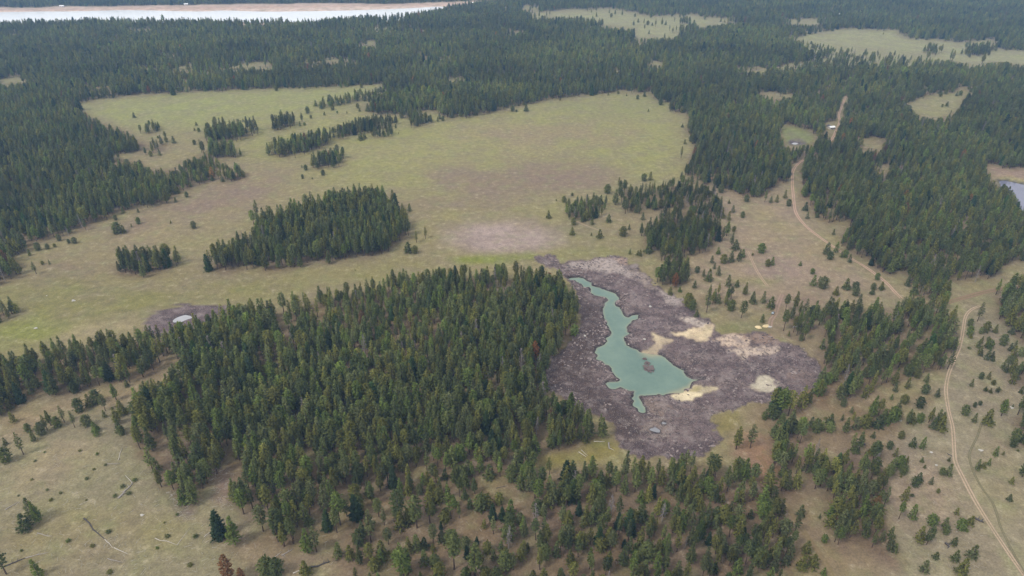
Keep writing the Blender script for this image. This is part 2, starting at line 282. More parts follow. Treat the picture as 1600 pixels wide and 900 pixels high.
def height(x, y):
    x = np.atleast_1d(np.asarray(x, float)); y = np.atleast_1d(np.asarray(y, float))
    z = hbase(x, y)
    m = near(mud_w, x, y, 2)
    if m.any():
        xx, yy = x[m], y[m]; de = -sdist(mud_w, xx, yy); dp = sdist(pond_w, xx, yy); zz = z[m].copy()
        ins = de > 0; dpp = np.maximum(dp, 0); dee = np.maximum(de, 0)
        t = dpp / (dpp + dee + 1e-3)
        lump = (fbm(xx, yy, 12, 4, 61) - .5) * 3.2 + (fbm(xx, yy, 4.5, 3, 71) - .5) * 1.9
        shore = WL + 0.75 * sst(-.3, 1.6, dp) + .25
        zn = shore * (1 - t) + zz * t + lump * sst(.5, 6, dpp) * sst(0, 8, dee)
        zn = np.where(dp < 0, WL + np.maximum(dp * .5, -1.6) + .2, zn)
        for pw in (puda_w, pudb_w):
            d = sdist(pw, xx, yy); zn = np.minimum(zn, np.where(d < 4, -2.1 + sst(-.5, 3, d) * 1.6, 99))
        zz[ins] = zn[ins]; z[m] = zz
    for pw, mw, lv in ((pond2_w, mud2_w, P2L), (pond3_w, mud3_w, P3L), (pond4_w, None, P4L), (lake_w, None, LL)):
        mg = 40 if lv == LL else 14
        m = near(pw, x, y, mg)
        if m.any():
            d = sdist(pw, x[m], y[m]); lo = lv + np.where(d < 0, np.maximum(d * .4, -1.5), d * (.08 if lv == LL else .28) + .1)
            z[m] = np.where(d < 0, lo, np.minimum(z[m], lo) if lv != LL else np.where(d < mg - 1, np.minimum(z[m], lo), z[m]))
    return z
def ground_at(px, py):
    return to_ground([(px, py)], lambda x, y: height(x, y))[0]

# ------------------------------------------------------------------ ground colours (what the soil and grass are)
def box(a, r):
    r = int(max(r, 1)); p = np.pad(a, ((r, r), (0, 0)), mode='edge'); c = np.cumsum(np.vstack([np.zeros((1, p.shape[1])), p]), 0)
    a = (c[2 * r + 1:] - c[:-2 * r - 1])[:a.shape[0]] / (2 * r + 1)
    p = np.pad(a, ((0, 0), (r, r)), mode='edge'); c = np.cumsum(np.hstack([np.zeros((p.shape[0], 1)), p]), 1)
    return (c[:, 2 * r + 1:] - c[:, :-2 * r - 1])[:, :a.shape[1]] / (2 * r + 1)
CM = np.empty((PH, PW, 3)); CM[:] = lin(135, 125, 88)
warpx = (fbm(gx, gy * 2.4, 26, 3, 81) - .5) * 2; warpy = (fbm(gx, gy * 2.4, 26, 3, 97) - .5) * 2
warpx = warpx + (fbm(gx, gy * 1.8, 8, 2, 83) - .5) * 1.6; warpy = warpy + (fbm(gx, gy * 1.8, 8, 2, 99) - .5) * 1.6
pat1 = fbm(gx, gy * 3.0, 60, 4, 101); pat2 = fbm(gx, gy * 3.0, 16, 3, 113)
def paint(poly, rgb, blur=8, k=1.0, warp=0.0, pat=0.0):
    p = np.array(poly, float); mg = blur * 3 + warp + 4
    x0 = int(max(p[:, 0].min() - mg - PX0, 0)); x1 = int(min(p[:, 0].max() + mg - PX0, PW)); y0 = int(max(p[:, 1].min() - mg - PY0, 0)); y1 = int(min(p[:, 1].max() + mg - PY0, PH))
    if x1 - x0 < 3 or y1 - y0 < 3: return
    sl = (slice(y0, y1), slice(x0, x1))
    m = inside(poly, gx[sl] + warpx[sl] * warp, gy[sl] + warpy[sl] * warp * .5).astype(float)
    if blur >= 1: m = box(box(m, blur), blur)
    if pat: m = m * np.clip(1 - pat + pat * 2 * sst(.35, .65, pat1[sl]), 0, 1)
    CM[sl] = CM[sl] * (1 - m[..., None] * k) + lin(*rgb) * m[..., None] * k
def ell(cx, cy_, rx, ry, n=14, a=0):
    return [(cx + rx * math.cos(t) * math.cos(a) - ry * math.sin(t) * math.sin(a), cy_ + rx * math.cos(t) * math.sin(a) + ry * math.sin(t) * math.cos(a)) for t in np.linspace(0, 2 * math.pi, n, endpoint=False)]
GREEN, LIME, MAUVE, TAN, STRAW, LITTER, PINK = (126,126,80), (124,128,62), (128,108,95), (148,132,102), (154,143,104), (110,90,70), (143,125,104)
paint([(-400,-110),(2000,-110),(2000,150),(-400,150)], (142,140,98), 30)
paint([(100,168),(330,140),(610,128),(600,150),(480,185),(330,200),(200,200)], (138,140,84), 14)          # upper-left meadow
paint([(320,190),(480,175),(640,175),(900,148),(1040,150),(1080,220),(1060,270),(900,320),(700,330),(540,290),(420,270)], (138,135,83), 20)
paint(ell(960,165,110,16), GREEN, 12, .7, 0, .5)
paint(ell(690,230,200,22), (146,138,94), 14, .7, 0, .6); paint(ell(560,215,120,16), LIME, 10, .4, 0, .8)
paint(ell(860,210,150,20), (140,122,98), 12, .7, 0, .7); paint(ell(800,280,160,30), MAUVE, 14, .75, 0, .7); paint(ell(900,275,90,22), MAUVE, 12, .6, 0, .6)
paint(ell(700,310,120,24), MAUVE, 12, .55, 0, .6); paint(ell(440,265,120,16,14,-.2), (136,122,92), 10, .6, 0, .6)
paint(ell(300,330,160,26,14,-.35), MAUVE, 14, .8, 0, .6); paint(ell(140,420,120,22,14,-.1), (126,108,88), 12, .8, 0, .5); paint(ell(300,440,90,16), (126,108,88), 10, .6, 0, .6)
paint([(0,450),(90,425),(200,440),(330,432),(430,440),(560,420),(660,405),(700,400),(660,420),(560,438),(440,460),(300,480),(180,500),(60,540),(0,550),(-300,600),(-300,470)], (122,118,70), 10, .85, 8, .5)
paint([(0,500),(60,490),(110,515),(60,545),(0,552),(-200,560)], LIME, 8, .7, 6, .4); paint([(690,404),(760,398),(830,394),(850,403),(800,410),(720,412)], (118,126,46), 3, .95)
paint([(60,540),(130,505),(220,500),(240,488),(200,520),(150,530)], (152,140,104), 6, .8)
paint(ell(250,360,110,8,14,-.3), (148,138,90), 6, .6, 0, .6)
paint([(690,360),(740,350),(810,345),(880,360),(890,378),(830,392),(740,395),(690,380)], (146,128,122), 8, .85, 10, .3)
paint(ell(790,372,100,17), (164,146,138), 6, .75, 8, .5)
paint(ell(900,365,60,14), (124,118,84), 10, .6); paint(ell(930,395,80,10), (124,122,74), 6, .7); paint(ell(1000,350,60,16), (132,116,92), 10, .5)
paint([(1090,290),(1240,290),(1300,400),(1420,470),(1300,470),(1180,480),(1080,470),(1080,400),(1120,380)], PINK, 14, .9, 6, .2)
paint(ell(1200,345,60,12,14,.5), (138,130,86), 8, .7, 0, .4); paint(ell(1275,410,26,30,14,.3), (140,128,84), 8, .5, 0, .4); paint(ell(1230,425,70,20), (144,124,112), 8, .7, 0, .4)
paint(ell(1180,440,46,6), (124,120,72), 4, .7); paint(ell(1160,512,46,8), (112,112,66), 4, .85); paint(ell(1240,470,60,10), (126,104,94), 6, .7)
paint([(1190,480),(1290,480),(1300,530),(1270,545),(1200,525)], (128,112,90), 8, .8)
paint([(1180,560),(1300,560),(1420,640),(1480,700),(1420,900),(1180,900),(1160,700)], (126,108,82), 20, .9)
paint([(1500,480),(1650,480),(1990,560),(1990,1090),(1400,1090),(1390,700),(1480,600)], (137,128,104), 16, .95, 0, .1)
paint([(1480,470),(1600,440),(1650,470),(1540,500)], (128,118,88), 10, .7); paint(ell(1560,760,50,70), (140,130,96), 14, .6, 0, .6); paint(ell(1440,780,60,60), (150,130,112), 14, .6, 0, .5)
paint([(-300,640),(60,630),(250,590),(300,640),(330,740),(400,820),(560,900),(500,1090),(-390,1090)], (131,124,96), 14, .95)
paint(ell(40,730,120,40,14,-.3), (148,134,104), 14, .7, 0, .7); paint(ell(150,830,160,40), (136,126,84), 16, .6, 0, .7); paint(ell(60,870,90,30), (132,118,84), 12, .6, 0, .6)
paint([(0,650),(120,618),(250,590),(262,552),(272,552),(290,585),(250,612),(130,650),(0,690)], (140,122,92), 6, .8)
paint([(265,770),(285,765),(305,800),(300,812),(280,808)], (120,104,100), 4, .8); paint([(335,725),(366,740),(362,790),(330,785)], (124,102,92), 6, .8)
paint([(300,800),(420,850),(560,800),(560,900),(400,905)], (136,116,92), 12, .7)
paint([(560,780),(900,740),(1180,730),(1240,900),(1240,1090),(480,1090)], (122,106,79), 16, .9)
for _ in range(70):
    cx, cy_ = rng.uniform(380, 1240), rng.uniform(740, 900); q = rng.integers(0, 4)
    paint(ell(cx, cy_, rng.uniform(12, 40), rng.uniform(4, 12)), [(120,114,76), (138,118,92), (112,88,66), (126,106,92)][q], 4, .55)
paint([(905,725),(840,735),(830,715),(850,706),(900,700),(940,690),(956,690),(975,704),(960,712),(930,722)], (126,116,62), 5, .85, 5); paint(ell(925,690,30,6), (108,112,52), 4, .8)
paint([(1112,648),(1150,641),(1160,660),(1140,678),(1120,676)], (124,114,66), 4, .9); paint([(1140,690),(1175,670),(1215,700),(1240,770),(1200,760),(1150,730)], (146,112,86), 8, .75)
paint(ell(500,840,60,16,14,-.4), (128,120,68), 6, .5); paint(ell(700,880,80,20), (134,116,100), 8, .5)
paint([(1218,196),(1262,203),(1274,214),(1262,228),(1230,228)], (118,126,72), 3); paint([(1230,222),(1238,217),(1252,217.5),(1262,223),(1258,227),(1234,227)], (92,82,88), 1)
paint(CLEAR[13], (134,130,86), 3, .8); paint([(1538,255),(1600,262),(1690,270),(1690,300),(1600,290),(1560,283)], (146,124,104), 4); paint([(1555,278),(1580,276),(1640,290),(1640,297),(1580,285),(1560,284)], (146,138,92), 2)
paint(BEACH, (214,190,174), 0, 1.0, 0); paint([(-200,16),(0,15),(120,14),(200,12),(420,9),(540,8),(690,6),(760,2),(690,8),(520,11),(420,13),(300,15),(180,15),(0,17.5),(-200,19)], (196,160,140), 1, .7)
# under the trees: needle litter
dens = np.zeros((PH, PW))
for k, st in enumerate(STANDS): dens[LAB == 10 + k] = min(1.0, (7.2 / st[2]) ** 1.6)
dens[LAB == 0] = 1.0; dens[LAB == 1] = .25
dens = box(box(dens, 5), 4)[..., None] * np.clip(.35 + 1.1 * pat2[..., None], 0, 1)
CM = CM * (1 - dens * .85) + lin(*LITTER) * dens * .85
# the drained pond bed
MM = np.zeros((PH, PW)); raster(MUD, MM, 1.0); raster(MUD2, MM, 1.0); raster(MUD3, MM, 1.0)
def paintmud():
    m = np.zeros((PH, PW)); sl = (slice(500, 840), slice(600, 1720)); X = gx[sl] + warpx[sl] * 8; Y = gy[sl] + warpy[sl] * 5
    m[sl] = inside(MUD, X, Y) | inside(MUD2, X, Y) | inside(MUD3, X, Y)
    return box(m, 1)
MM = paintmud()
mudc = lin(106, 90, 90) * (0.62 + .76 * pat2[..., None]); mudc = mudc * (1 - sst(.5, .75, pat1)[..., None] * .4) + lin(120, 104, 98) * sst(.5, .75, pat1)[..., None] * .4
CM = CM * (1 - MM[..., None]) + mudc * MM[..., None]
paint([(884,440),(902,450),(908,500),(900,522),(868,562),(856,585),(850,610),(885,625),(950,655),(962,690),(985,706),(1010,700),(990,650),(930,600),(925,560),(940,520),(936,480)], (68,53,49), 6, .85, 6, .2)
paint([(960,674),(985,690),(1040,700),(1100,690),(1125,688),(1112,706),(1060,716),(1000,714),(985,708)], (78,64,68), 5, .7, 6, .4)
for pl, c, k in (([(884,413),(930,406),(962,401),(992,418),(1022,442),(1000,440),(960,427),(915,424)], (176,162,154), .8), ([(955,402),(975,402),(988,412),(972,416)], (172,146,130), .7),
    ([(1028,454),(1046,460),(1064,468),(1074,478),(1060,482),(1040,476),(1030,466)], (204,190,180), .9), ([(985,412),(1010,432),(1030,452),(1020,455),(1000,438)], (176,158,140), .6),
    ([(975,455),(1000,462),(1010,480),(985,478)], (140,126,124), .6), ([(1056,496),(1084,496),(1104,504),(1100,512),(1078,508)], (204,188,174), .85), ([(1000,500),(1050,505),(1070,518),(1010,515)], (128,114,116), .6),
    ([(1112,530),(1150,521),(1172,528),(1168,540),(1130,540)], (206,182,160), .9), ([(1140,545),(1180,540),(1216,540),(1218,550),(1182,554),(1164,563)], (202,182,164), .85), ([(1150,520),(1210,524),(1220,536),(1190,540)], (150,124,106), .7),
    ([(1125,580),(1160,574),(1150,590),(1120,600)], (132,118,114), .6), ([(1230,575),(1270,580),(1270,600),(1230,600)], (134,114,106), .6), ([(1008,655),(1040,648),(1050,680),(1020,690),(1000,665)], (136,120,110), .6),
    ([(1000,625),(1030,620),(1050,635),(1030,650),(1012,645)], (136,118,106), .6)):
    paint(pl, c, 1, min(1, k * 1.15), 9, .45)
for _ in range(45):
    cx, cy_ = rng.uniform(900, 1270), rng.uniform(410, 700)
    if inside(MUD, np.array([cx]), np.array([cy_]))[0]: paint(ell(cx, cy_, rng.uniform(4, 16), rng.uniform(1.5, 4), 10, rng.uniform(-.4, .6)), [(70,58,62), (78,66,68), (150,134,126)][rng.integers(0, 3)], 1, .6, 4)
for ln_ in ([(893,590),(905,600),(920,606),(940,608)], [(1150,592),(1160,588),(1170,580),(1172,576)], [(1205,578),(1222,570),(1236,562)], [(1255,562),(1275,572),(1284,584)], [(1060,555),(1075,551),(1095,549)]):
    q = smooth_line(ln_, 4); paint(list(map(tuple, q + [0, -1.6])) + list(map(tuple, (q + [0, 1.8])[::-1])), (66,54,58), 1, .8, 2)
paint(SAND_A, (234,212,174), 1, .97, 6); paint(SAND_B, (212,194,160), 1, .95, 5); paint(SAND_C, (226,210,174), 1, .95, 5)
paint(SAND_A, (160,142,124), 1, .6, 10, 1); paint(SAND_B, (150,134,118), 1, .5, 10, 1); paint(SAND_C, (150,134,114), 1, .6, 10, 1); paint([(1082,604),(1098,605),(1090,612),(1076,612)], (160,146,98), 1, .7, 2)
paint(POOL_D, (190,180,160), 1, 1, 9); paint([(1165,603),(1180,606),(1190,612),(1180,611)], (190,170,150), 1, .7)
CM *= .88
SND = np.zeros((PH, PW))
for p_ in (SAND_A, SAND_B, SAND_C, POOL_D): SND[500:760, 1380:1640] = np.maximum(SND[500:760, 1380:1640], inside(p_, gx[500:760, 1380:1640] + warpx[500:760, 1380:1640] * 6, gy[500:760, 1380:1640] + warpy[500:760, 1380:1640] * 3))
SND = box(SND, 1) * .92
def sample(arr, px, py):
    u = np.clip(px - PX0 - .5, 0, PW - 1.001); v = np.clip(py - PY0 - .5, 0, PH - 1.001); iu = u.astype(int); iv = v.astype(int); fu = u - iu; fv = v - iv
    if arr.ndim == 3: fu = fu[:, None]; fv = fv[:, None]
    return (arr[iv, iu] * (1 - fu) + arr[iv, iu + 1] * fu) * (1 - fv) + (arr[iv + 1, iu] * (1 - fu) + arr[iv + 1, iu + 1] * fu) * fv

# ------------------------------------------------------------------ materials
def mat(name):
    m = bpy.data.materials.new(name); m.use_nodes = True; n = m.node_tree; b = n.nodes['Principled BSDF']; return m, n, b
def N(n, t, **kw):
    x = n.nodes.new(t)
    for k, v in kw.items(): setattr(x, k, v)
    return x
def noise(n, scale, detail=4, rough=.55, vec=None):
    x = N(n, 'ShaderNodeTexNoise'); x.inputs['Scale'].default_value = scale; x.inputs['Detail'].default_value = detail; x.inputs['Roughness'].default_value = rough
    if vec: n.links.new(vec, x.inputs['Vector'])
    return x.outputs['Fac']
def mrange(n, v, a, b, c, d):
    x = N(n, 'ShaderNodeMapRange'); n.links.new(v, x.inputs['Value'])
    for k, q in zip(('From Min', 'From Max', 'To Min', 'To Max'), (a, b, c, d)): x.inputs[k].default_value = q
    return x.outputs['Result']
def mixc(n, f, a, b, mode='MIX'):
    x = N(n, 'ShaderNodeMixRGB', blend_type=mode)
    for i, q in enumerate((f, a, b)):
        if hasattr(q, 'is_output'): n.links.new(q, x.inputs[i])
        elif isinstance(q, (int, float)): x.inputs[i].default_value = q
        else: x.inputs[i].default_value = (*q, 1)
    return x.outputs[0]
def math_(n, op, a, b):
    x = N(n, 'ShaderNodeMath', operation=op)
    for i, q in enumerate((a, b)):
        if hasattr(q, 'is_output'): n.links.new(q, x.inputs[i])
        else: x.inputs[i].default_value = q
    return x.outputs[0]

def ground_mat():
    m, n, b = mat('soil_and_grass')
    pos = N(n, 'ShaderNodeNewGeometry').outputs['Position']
    col = N(n, 'ShaderNodeAttribute', attribute_name='col').outputs['Color']; mud = N(n, 'ShaderNodeAttribute', attribute_name='mud').outputs['Fac']
    n1 = noise(n, .03, 5, .6, pos); n2 = noise(n, .16, 5, .65, pos); n3 = noise(n, .9, 4, .7, pos)
    g = mixc(n, mrange(n, n1, .40, .68, 0, .45), col, (.175, .132, .108))
    g = mixc(n, mrange(n, noise(n, .055, 4, .6, pos), .50, .72, 0, .45), g, (.185, .195, .085))
    g = mixc(n, mrange(n, n2, .58, .75, 0, .5), g, (.30, .262, .195))
    br = math_(n, 'MULTIPLY', mrange(n, n2, .3, .7, .78, 1.2), mrange(n, n3, .3, .7, .72, 1.28))
    brc = N(n, 'ShaderNodeCombineXYZ')
    for i in range(3): n.links.new(br, brc.inputs[i])
    g = mixc(n, 1.0, g, brc.outputs[0], 'MULTIPLY')
    # pond bed: dark crumbled peat with pale dry crusts and twigs
    m1 = noise(n, .35, 6, .75, pos); m2 = noise(n, 1.6, 3, .8, pos)
    md = mixc(n, mrange(n, m1, .36, .52, .85, 0), col, (.045, .035, .038))
    m0 = noise(n, .11, 4, .7, pos); md = mixc(n, mrange(n, m0, .5, .68, 0, .55), md, (.27, .225, .215)); md = mixc(n, mrange(n, m0, .47, .33, 0, .6), md, (.06, .047, .05))
    md = mixc(n, mrange(n, m2, .54, .68, 0, .65), md, (.42, .36, .33))
    md = mixc(n, mrange(n, m2, .44, .3, 0, .5), md, (.05, .04, .042))
    c = mixc(n, mud, g, md)
    n.links.new(c, b.inputs['Base Color']); b.inputs['Roughness'].default_value = .95; b.inputs['Specular IOR Level'].default_value = .12
    bp = N(n, 'ShaderNodeBump'); bp.inputs['Distance'].default_value = 1.2; bp.inputs['Strength'].default_value = .75
    h = math_(n, 'ADD', math_(n, 'MULTIPLY', n3, .35), math_(n, 'MULTIPLY', math_(n, 'MULTIPLY', m1, mud), 1.6))
    n.links.new(h, bp.inputs['Height']); n.links.new(bp.outputs['Normal'], b.inputs['Normal'])
    return m
M_GROUND = ground_mat()
def simple(name, rgb, rough=.85, var=.25, scale=1.5, spec=.2):
    m, n, b = mat(name); pos = N(n, 'ShaderNodeNewGeometry').outputs['Position']
    f = noise(n, scale, 4, .6, pos)
    c = mixc(n, f, tuple(np.array(rgb) * (1 - var)), tuple(np.array(rgb) * (1 + var)))
    n.links.new(c, b.inputs['Base Color']); b.inputs['Roughness'].default_value = rough; b.inputs['Specular IOR Level'].default_value = spec
    return m
def foliage(name, dark, light):
    m, n, b = mat(name)
    v = N(n, 'ShaderNodeAttribute', attribute_name='tone').outputs['Fac']
    oi = N(n, 'ShaderNodeObjectInfo')
    it = N(n, 'ShaderNodeAttribute', attribute_name='tint', attribute_type='INSTANCER').outputs['Color']
    tint = mixc(n, 1.0, oi.outputs['Color'], it, 'ADD')
    c = mixc(n, v, dark, light); c = mixc(n, 1.0, c, tint, 'MULTIPLY')
    n.links.new(c, b.inputs['Base Color']); b.inputs['Roughness'].default_value = .8; b.inputs['Specular IOR Level'].default_value = .18
    tr = N(n, 'ShaderNodeBsdfTranslucent'); n.links.new(mixc(n, 1.0, c, (1.25, 1.2, .8), 'MULTIPLY'), tr.inputs['Color'])   # light also passes through the needle sprays
    ms = N(n, 'ShaderNodeMixShader'); ms.inputs[0].default_value = .34; n.links.new(b.outputs[0], ms.inputs[1]); n.links.new(tr.outputs[0], ms.inputs[2])
    n.links.new(ms.outputs[0], n.nodes['Material Output'].inputs['Surface'])
    return m
M_PINE = foliage('pine_needles', (.072, .094, .033), (.240, .255, .092))
M_FIR = foliage('fir_needles', (.032, .056, .025), (.085, .125, .048))
M_DRYNEEDLE = foliage('dead_needles', (.16, .075, .035), (.34, .17, .085))
M_GREYTWIG = simple('grey_twigs', (.20, .17, .17), .9)
M_BARK = simple('pine_bark', (.085, .058, .045), .95, .35, 2.0)
M_SNAG = simple('weathered_wood', (.30, .27, .25), .9, .3, 2.0)
M_CHAR = simple('charred_wood', (.075, .066, .066), .9, .5, 1.2)
M_PALEWOOD = simple('bleached_wood', (.43, .395, .35), .9, .25, 2.0)
M_ROCK = simple('pale_rock', (.42, .40, .37), .9, .2, 1.0)
M_HEAP = simple('pale_earth', (.62, .5, .3), .95, .25, 1.0)
def track_mat():
    m, n, b = mat('dirt'); pos = N(n, 'ShaderNodeNewGeometry').outputs['Position']
    col = N(n, 'ShaderNodeAttribute', attribute_name='col').outputs['Color']
    f = noise(n, .9, 4, .7, pos); v = mrange(n, f, .3, .7, .78, 1.2); cc = N(n, 'ShaderNodeCombineXYZ')
    for i in range(3): n.links.new(v, cc.inputs[i])
    n.links.new(mixc(n, 1.0, col, cc.outputs[0], 'MULTIPLY'), b.inputs['Base Color']); b.inputs['Roughness'].default_value = .95; b.inputs['Specular IOR Level'].default_value = .1
    return m
M_TRACK = track_mat()
def water(name, rgb, rough=.12, var=.08, wave=.06, alt=None):
    m, n, b = mat(name); pos = N(n, 'ShaderNodeNewGeometry').outputs['Position']
    f = noise(n, .035, 5, .65, pos)
    c = mixc(n, mrange(n, f, .35, .65, 0, 1), tuple(np.array(rgb) * (1 - var)), tuple(np.array(alt if alt else rgb) * (1 + var)))
    c = mixc(n, N(n, 'ShaderNodeAttribute', attribute_name='shallow').outputs['Fac'], c, (.25, .25, .165))
    n.links.new(c, b.inputs['Base Color']); b.inputs['Roughness'].default_value = rough; b.inputs['IOR'].default_value = 1.33
    bp = N(n, 'ShaderNodeBump'); bp.inputs['Strength'].default_value = wave; bp.inputs['Distance'].default_value = .3
    n.links.new(noise(n, .8, 3, .6, pos), bp.inputs['Height']); n.links.new(bp.outputs['Normal'], b.inputs['Normal'])
    return m
M_POND = water('silty_green_water', (.118, .186, .158), .12, .1, .05, (.142, .202, .162))
M_LAKE = water('lake_water', (.72, .74, .76), .2, .03, .05)  # near-white base: the bright sky's reflection is put into the water colour
M_PUDDLE = water('murky_puddle_water', (.22, .22, .235), .1, .1, .03)
M_STOCK = water('milky_water', (.36, .36, .38), .1, .1, .03)
M_DARKW = water('pond_water', (.16, .16, .22), .06, .1, .03)

# ------------------------------------------------------------------ object helpers
def link(o): COL.objects.link(o); return o
def tag(o, label=None, cat=None, group=None, kind=None):
    for k, v in (('label', label), ('category', cat), ('group', group), ('kind', kind)):
        if v: o[k] = v
    return o
def mesh(name, V, Fc, material, smooth=False):
    me = bpy.data.meshes.new(name); me.from_pydata([tuple(map(float, v)) for v in V], [], [tuple(f) for f in Fc]); me.materials.append(material)
    if smooth:
        for p in me.polygons: p.use_smooth = True
    me.update(); return me
def obj(name, me, parent=None):
    o = link(bpy.data.objects.new(name, me)); o.parent = parent; return o
def empty(name, loc, rz=0.0, sc=(1, 1, 1), tilt=(0, 0)):
    o = link(bpy.data.objects.new(name, None)); o.location = tuple(map(float, loc)); o.rotation_euler = (tilt[0], tilt[1], rz); o.scale = sc; o.empty_display_size = .5; return o
def tube(path, rad, sides=6, V=None, Fc=None, cap=True):
    """A tapered tube along a path, appended to V, Fc."""
    V = [] if V is None else V; Fc = [] if Fc is None else Fc
    path = [Vector(p) for p in path]; b0 = len(V)
    for i, p in enumerate(path):
        d = (path[min(i + 1, len(path) - 1)] - path[max(i - 1, 0)]).normalized()
        a = d.cross(Vector((0, 0, 1)) if abs(d.z) < .9 else Vector((1, 0, 0))).normalized(); c = d.cross(a)
        for k in range(sides):
            t = 2 * math.pi * k / sides; V.append(tuple(p + (a * math.cos(t) + c * math.sin(t)) * rad[i]))
    for i in range(len(path) - 1):
        for k in range(sides):
            q = b0 + i * sides; k2 = (k + 1) % sides; Fc.append((q + k, q + k2, q + sides + k2, q + sides + k))
    if cap:
        Fc.append(tuple(range(b0 + sides - 1, b0 - 1, -1))); e = b0 + (len(path) - 1) * sides; Fc.append(tuple(range(e, e + sides)))
    return V, Fc

# ------------------------------------------------------------------ the land: one graded grid, split into ground and pond bed
def graded(stops):
    out = [stops[0][0]]
    for (a, s), (b, s2) in zip(stops[:-1], stops[1:]):
        x = a
        while True:
            st = s + (s2 - s) * (x - a) / (b - a); x += st
            if x >= b - st * .4: break
            out.append(x)
        out.append(b)
    return np.array(out)
mx0, my0 = mud_w.min(0) - 4; mx1, my1 = mud_w.max(0) + 4
xs = graded([(-5500, 300), (-2300, 30), (-1000, 8), (-320, 5), (mx0 - 12, 4), (mx0, .85), (mx1, .85), (mx1 + 12, 4), (500, 5), (1100, 8), (2300, 30), (5500, 300)])
ys = graded([(-700, 120), (100, 8), (160, 5), (my0 - 12, 4), (my0, .85), (my1, .85), (my1 + 12, 4), (900, 6), (1500, 9), (2300, 12), (3000, 60), (7500, 400)])
GX, GY = np.meshgrid(xs, ys); vx, vy = GX.ravel(), GY.ravel()
vz = height(vx, vy); pxv, pyv = proj(vx, vy, vz)
front = vy > 30
vcol = sample(CM, np.where(front, pxv, 800), np.where(front, np.maximum(pyv, -100), 1090)); vmud = sample(MM * (1 - SND * .85), np.where(front, pxv, 0), np.where(front, np.maximum(pyv, -100), 1090))
# wet dark rim of the banks, and wet sand
mm = near(pond_w, vx, vy, 6)
dp = sdist(pond_w, vx[mm], vy[mm]); sn = sample(SND, pxv[mm], pyv[mm]); ew = .3 + 2.2 * fbm(vx[mm], vy[mm], 9, 2, 211); edge = (1 - sst(ew * .5, ew * 1.7, dp)) * (1 - np.clip(sn * 1.5, 0, 1))
vcol[mm] = vcol[mm] * (1 - edge[:, None] * .9) + np.array([.022, .018, .02]) * edge[:, None] * .9
for pw in (puda_w, pudb_w, pond2_w, pond3_w):
    k_ = near(pw, vx, vy, 6); d = sdist(pw, vx[k_], vy[k_]); e = 1 - sst(.4, 2.4, d); vcol[k_] = vcol[k_] * (1 - e[:, None] * .8) + np.array([.025, .02, .024]) * e[:, None] * .8
k_ = near(pond4_w, vx, vy, 9); d = sdist(pond4_w, vx[k_], vy[k_]); e = 1 - sst(1, 5, d); vcol[k_] = vcol[k_] * (1 - e[:, None] * .85) + np.array([.03, .032, .045]) * e[:, None] * .85
nx, ny = len(xs), len(ys)
ii, jj = np.meshgrid(np.arange(nx - 1), np.arange(ny - 1)); q0 = (jj * nx + ii).ravel()
quads = np.stack([q0, q0 + 1, q0 + 1 + nx, q0 + nx], 1)
cxq, cyq = vx[quads].mean(1), vy[quads].mean(1)
inm = np.zeros(len(quads), bool); kk = near(mud_w, cxq, cyq, 1); inm[kk] = inside(mud_w, cxq[kk], cyq[kk])
def grid_object(name, qs):
    used = np.unique(qs); remap = np.full(len(vx), -1); remap[used] = np.arange(len(used)); q = remap[qs]
    me = bpy.data.meshes.new(name); me.vertices.add(len(used)); me.loops.add(q.size); me.polygons.add(len(q))
    me.vertices.foreach_set('co', np.stack([vx, vy, vz], 1)[used].ravel()); me.loops.foreach_set('vertex_index', q.ravel())
    me.polygons.foreach_set('loop_start', np.arange(0, q.size, 4)); me.polygons.foreach_set('use_smooth', np.ones(len(q), bool))
    a = me.attributes.new('col', 'FLOAT_COLOR', 'POINT'); a.data.foreach_set('color', np.concatenate([vcol[used], np.ones((len(used), 1))], 1).ravel())
    a = me.attributes.new('mud', 'FLOAT', 'POINT'); a.data.foreach_set('value', vmud[used])
    me.update(); me.validate(); me.materials.append(M_GROUND)
    return tag(obj(name, me), kind='structure')
grid_object('ground', quads[~inm]); grid_object('pond_bed', quads[inm])

VZ = vz.reshape(ny, nx)
def height(x, y):
    """From here on: the height of the built ground sheet itself."""
    x = np.clip(np.atleast_1d(np.asarray(x, float)), xs[0], xs[-1] - .01); y = np.clip(np.atleast_1d(np.asarray(y, float)), ys[0], ys[-1] - .01)
    i = np.searchsorted(xs, x, 'right') - 1; j = np.searchsorted(ys, y, 'right') - 1
    u = (x - xs[i]) / (xs[i + 1] - xs[i]); v = (y - ys[j]) / (ys[j + 1] - ys[j])
    return (VZ[j, i] * (1 - u) + VZ[j, i + 1] * u) * (1 - v) + (VZ[j + 1, i] * (1 - u) + VZ[j + 1, i + 1] * u) * v
def sheet(name, poly, z, material, grow=1.2):
    c = poly.mean(0); p = np.array(poly)
    n_ = np.roll(p, -1, 0) - np.roll(p, 1, 0); nn = np.stack([n_[:, 1], -n_[:, 0]], 1); nn /= np.linalg.norm(nn, axis=1)[:, None] + 1e-9
    area = .5 * np.sum(p[:, 0] * np.roll(p[:, 1], -1) - np.roll(p[:, 0], -1) * p[:, 1])
    p = p + nn * grow * (1 if area > 0 else -1)
    import bmesh
    bm = bmesh.new(); vs = [bm.verts.new((float(a), float(b), z)) for a, b in p]; f = bm.faces.new(vs)
    bm.normal_update()
    if f.normal.z < 0: f.normal_flip()
    bmesh.ops.triangulate(bm, faces=[f]); me = bpy.data.meshes.new(name); bm.to_mesh(me); bm.free(); me.materials.append(material)
    return tag(obj(name, me), kind='structure')
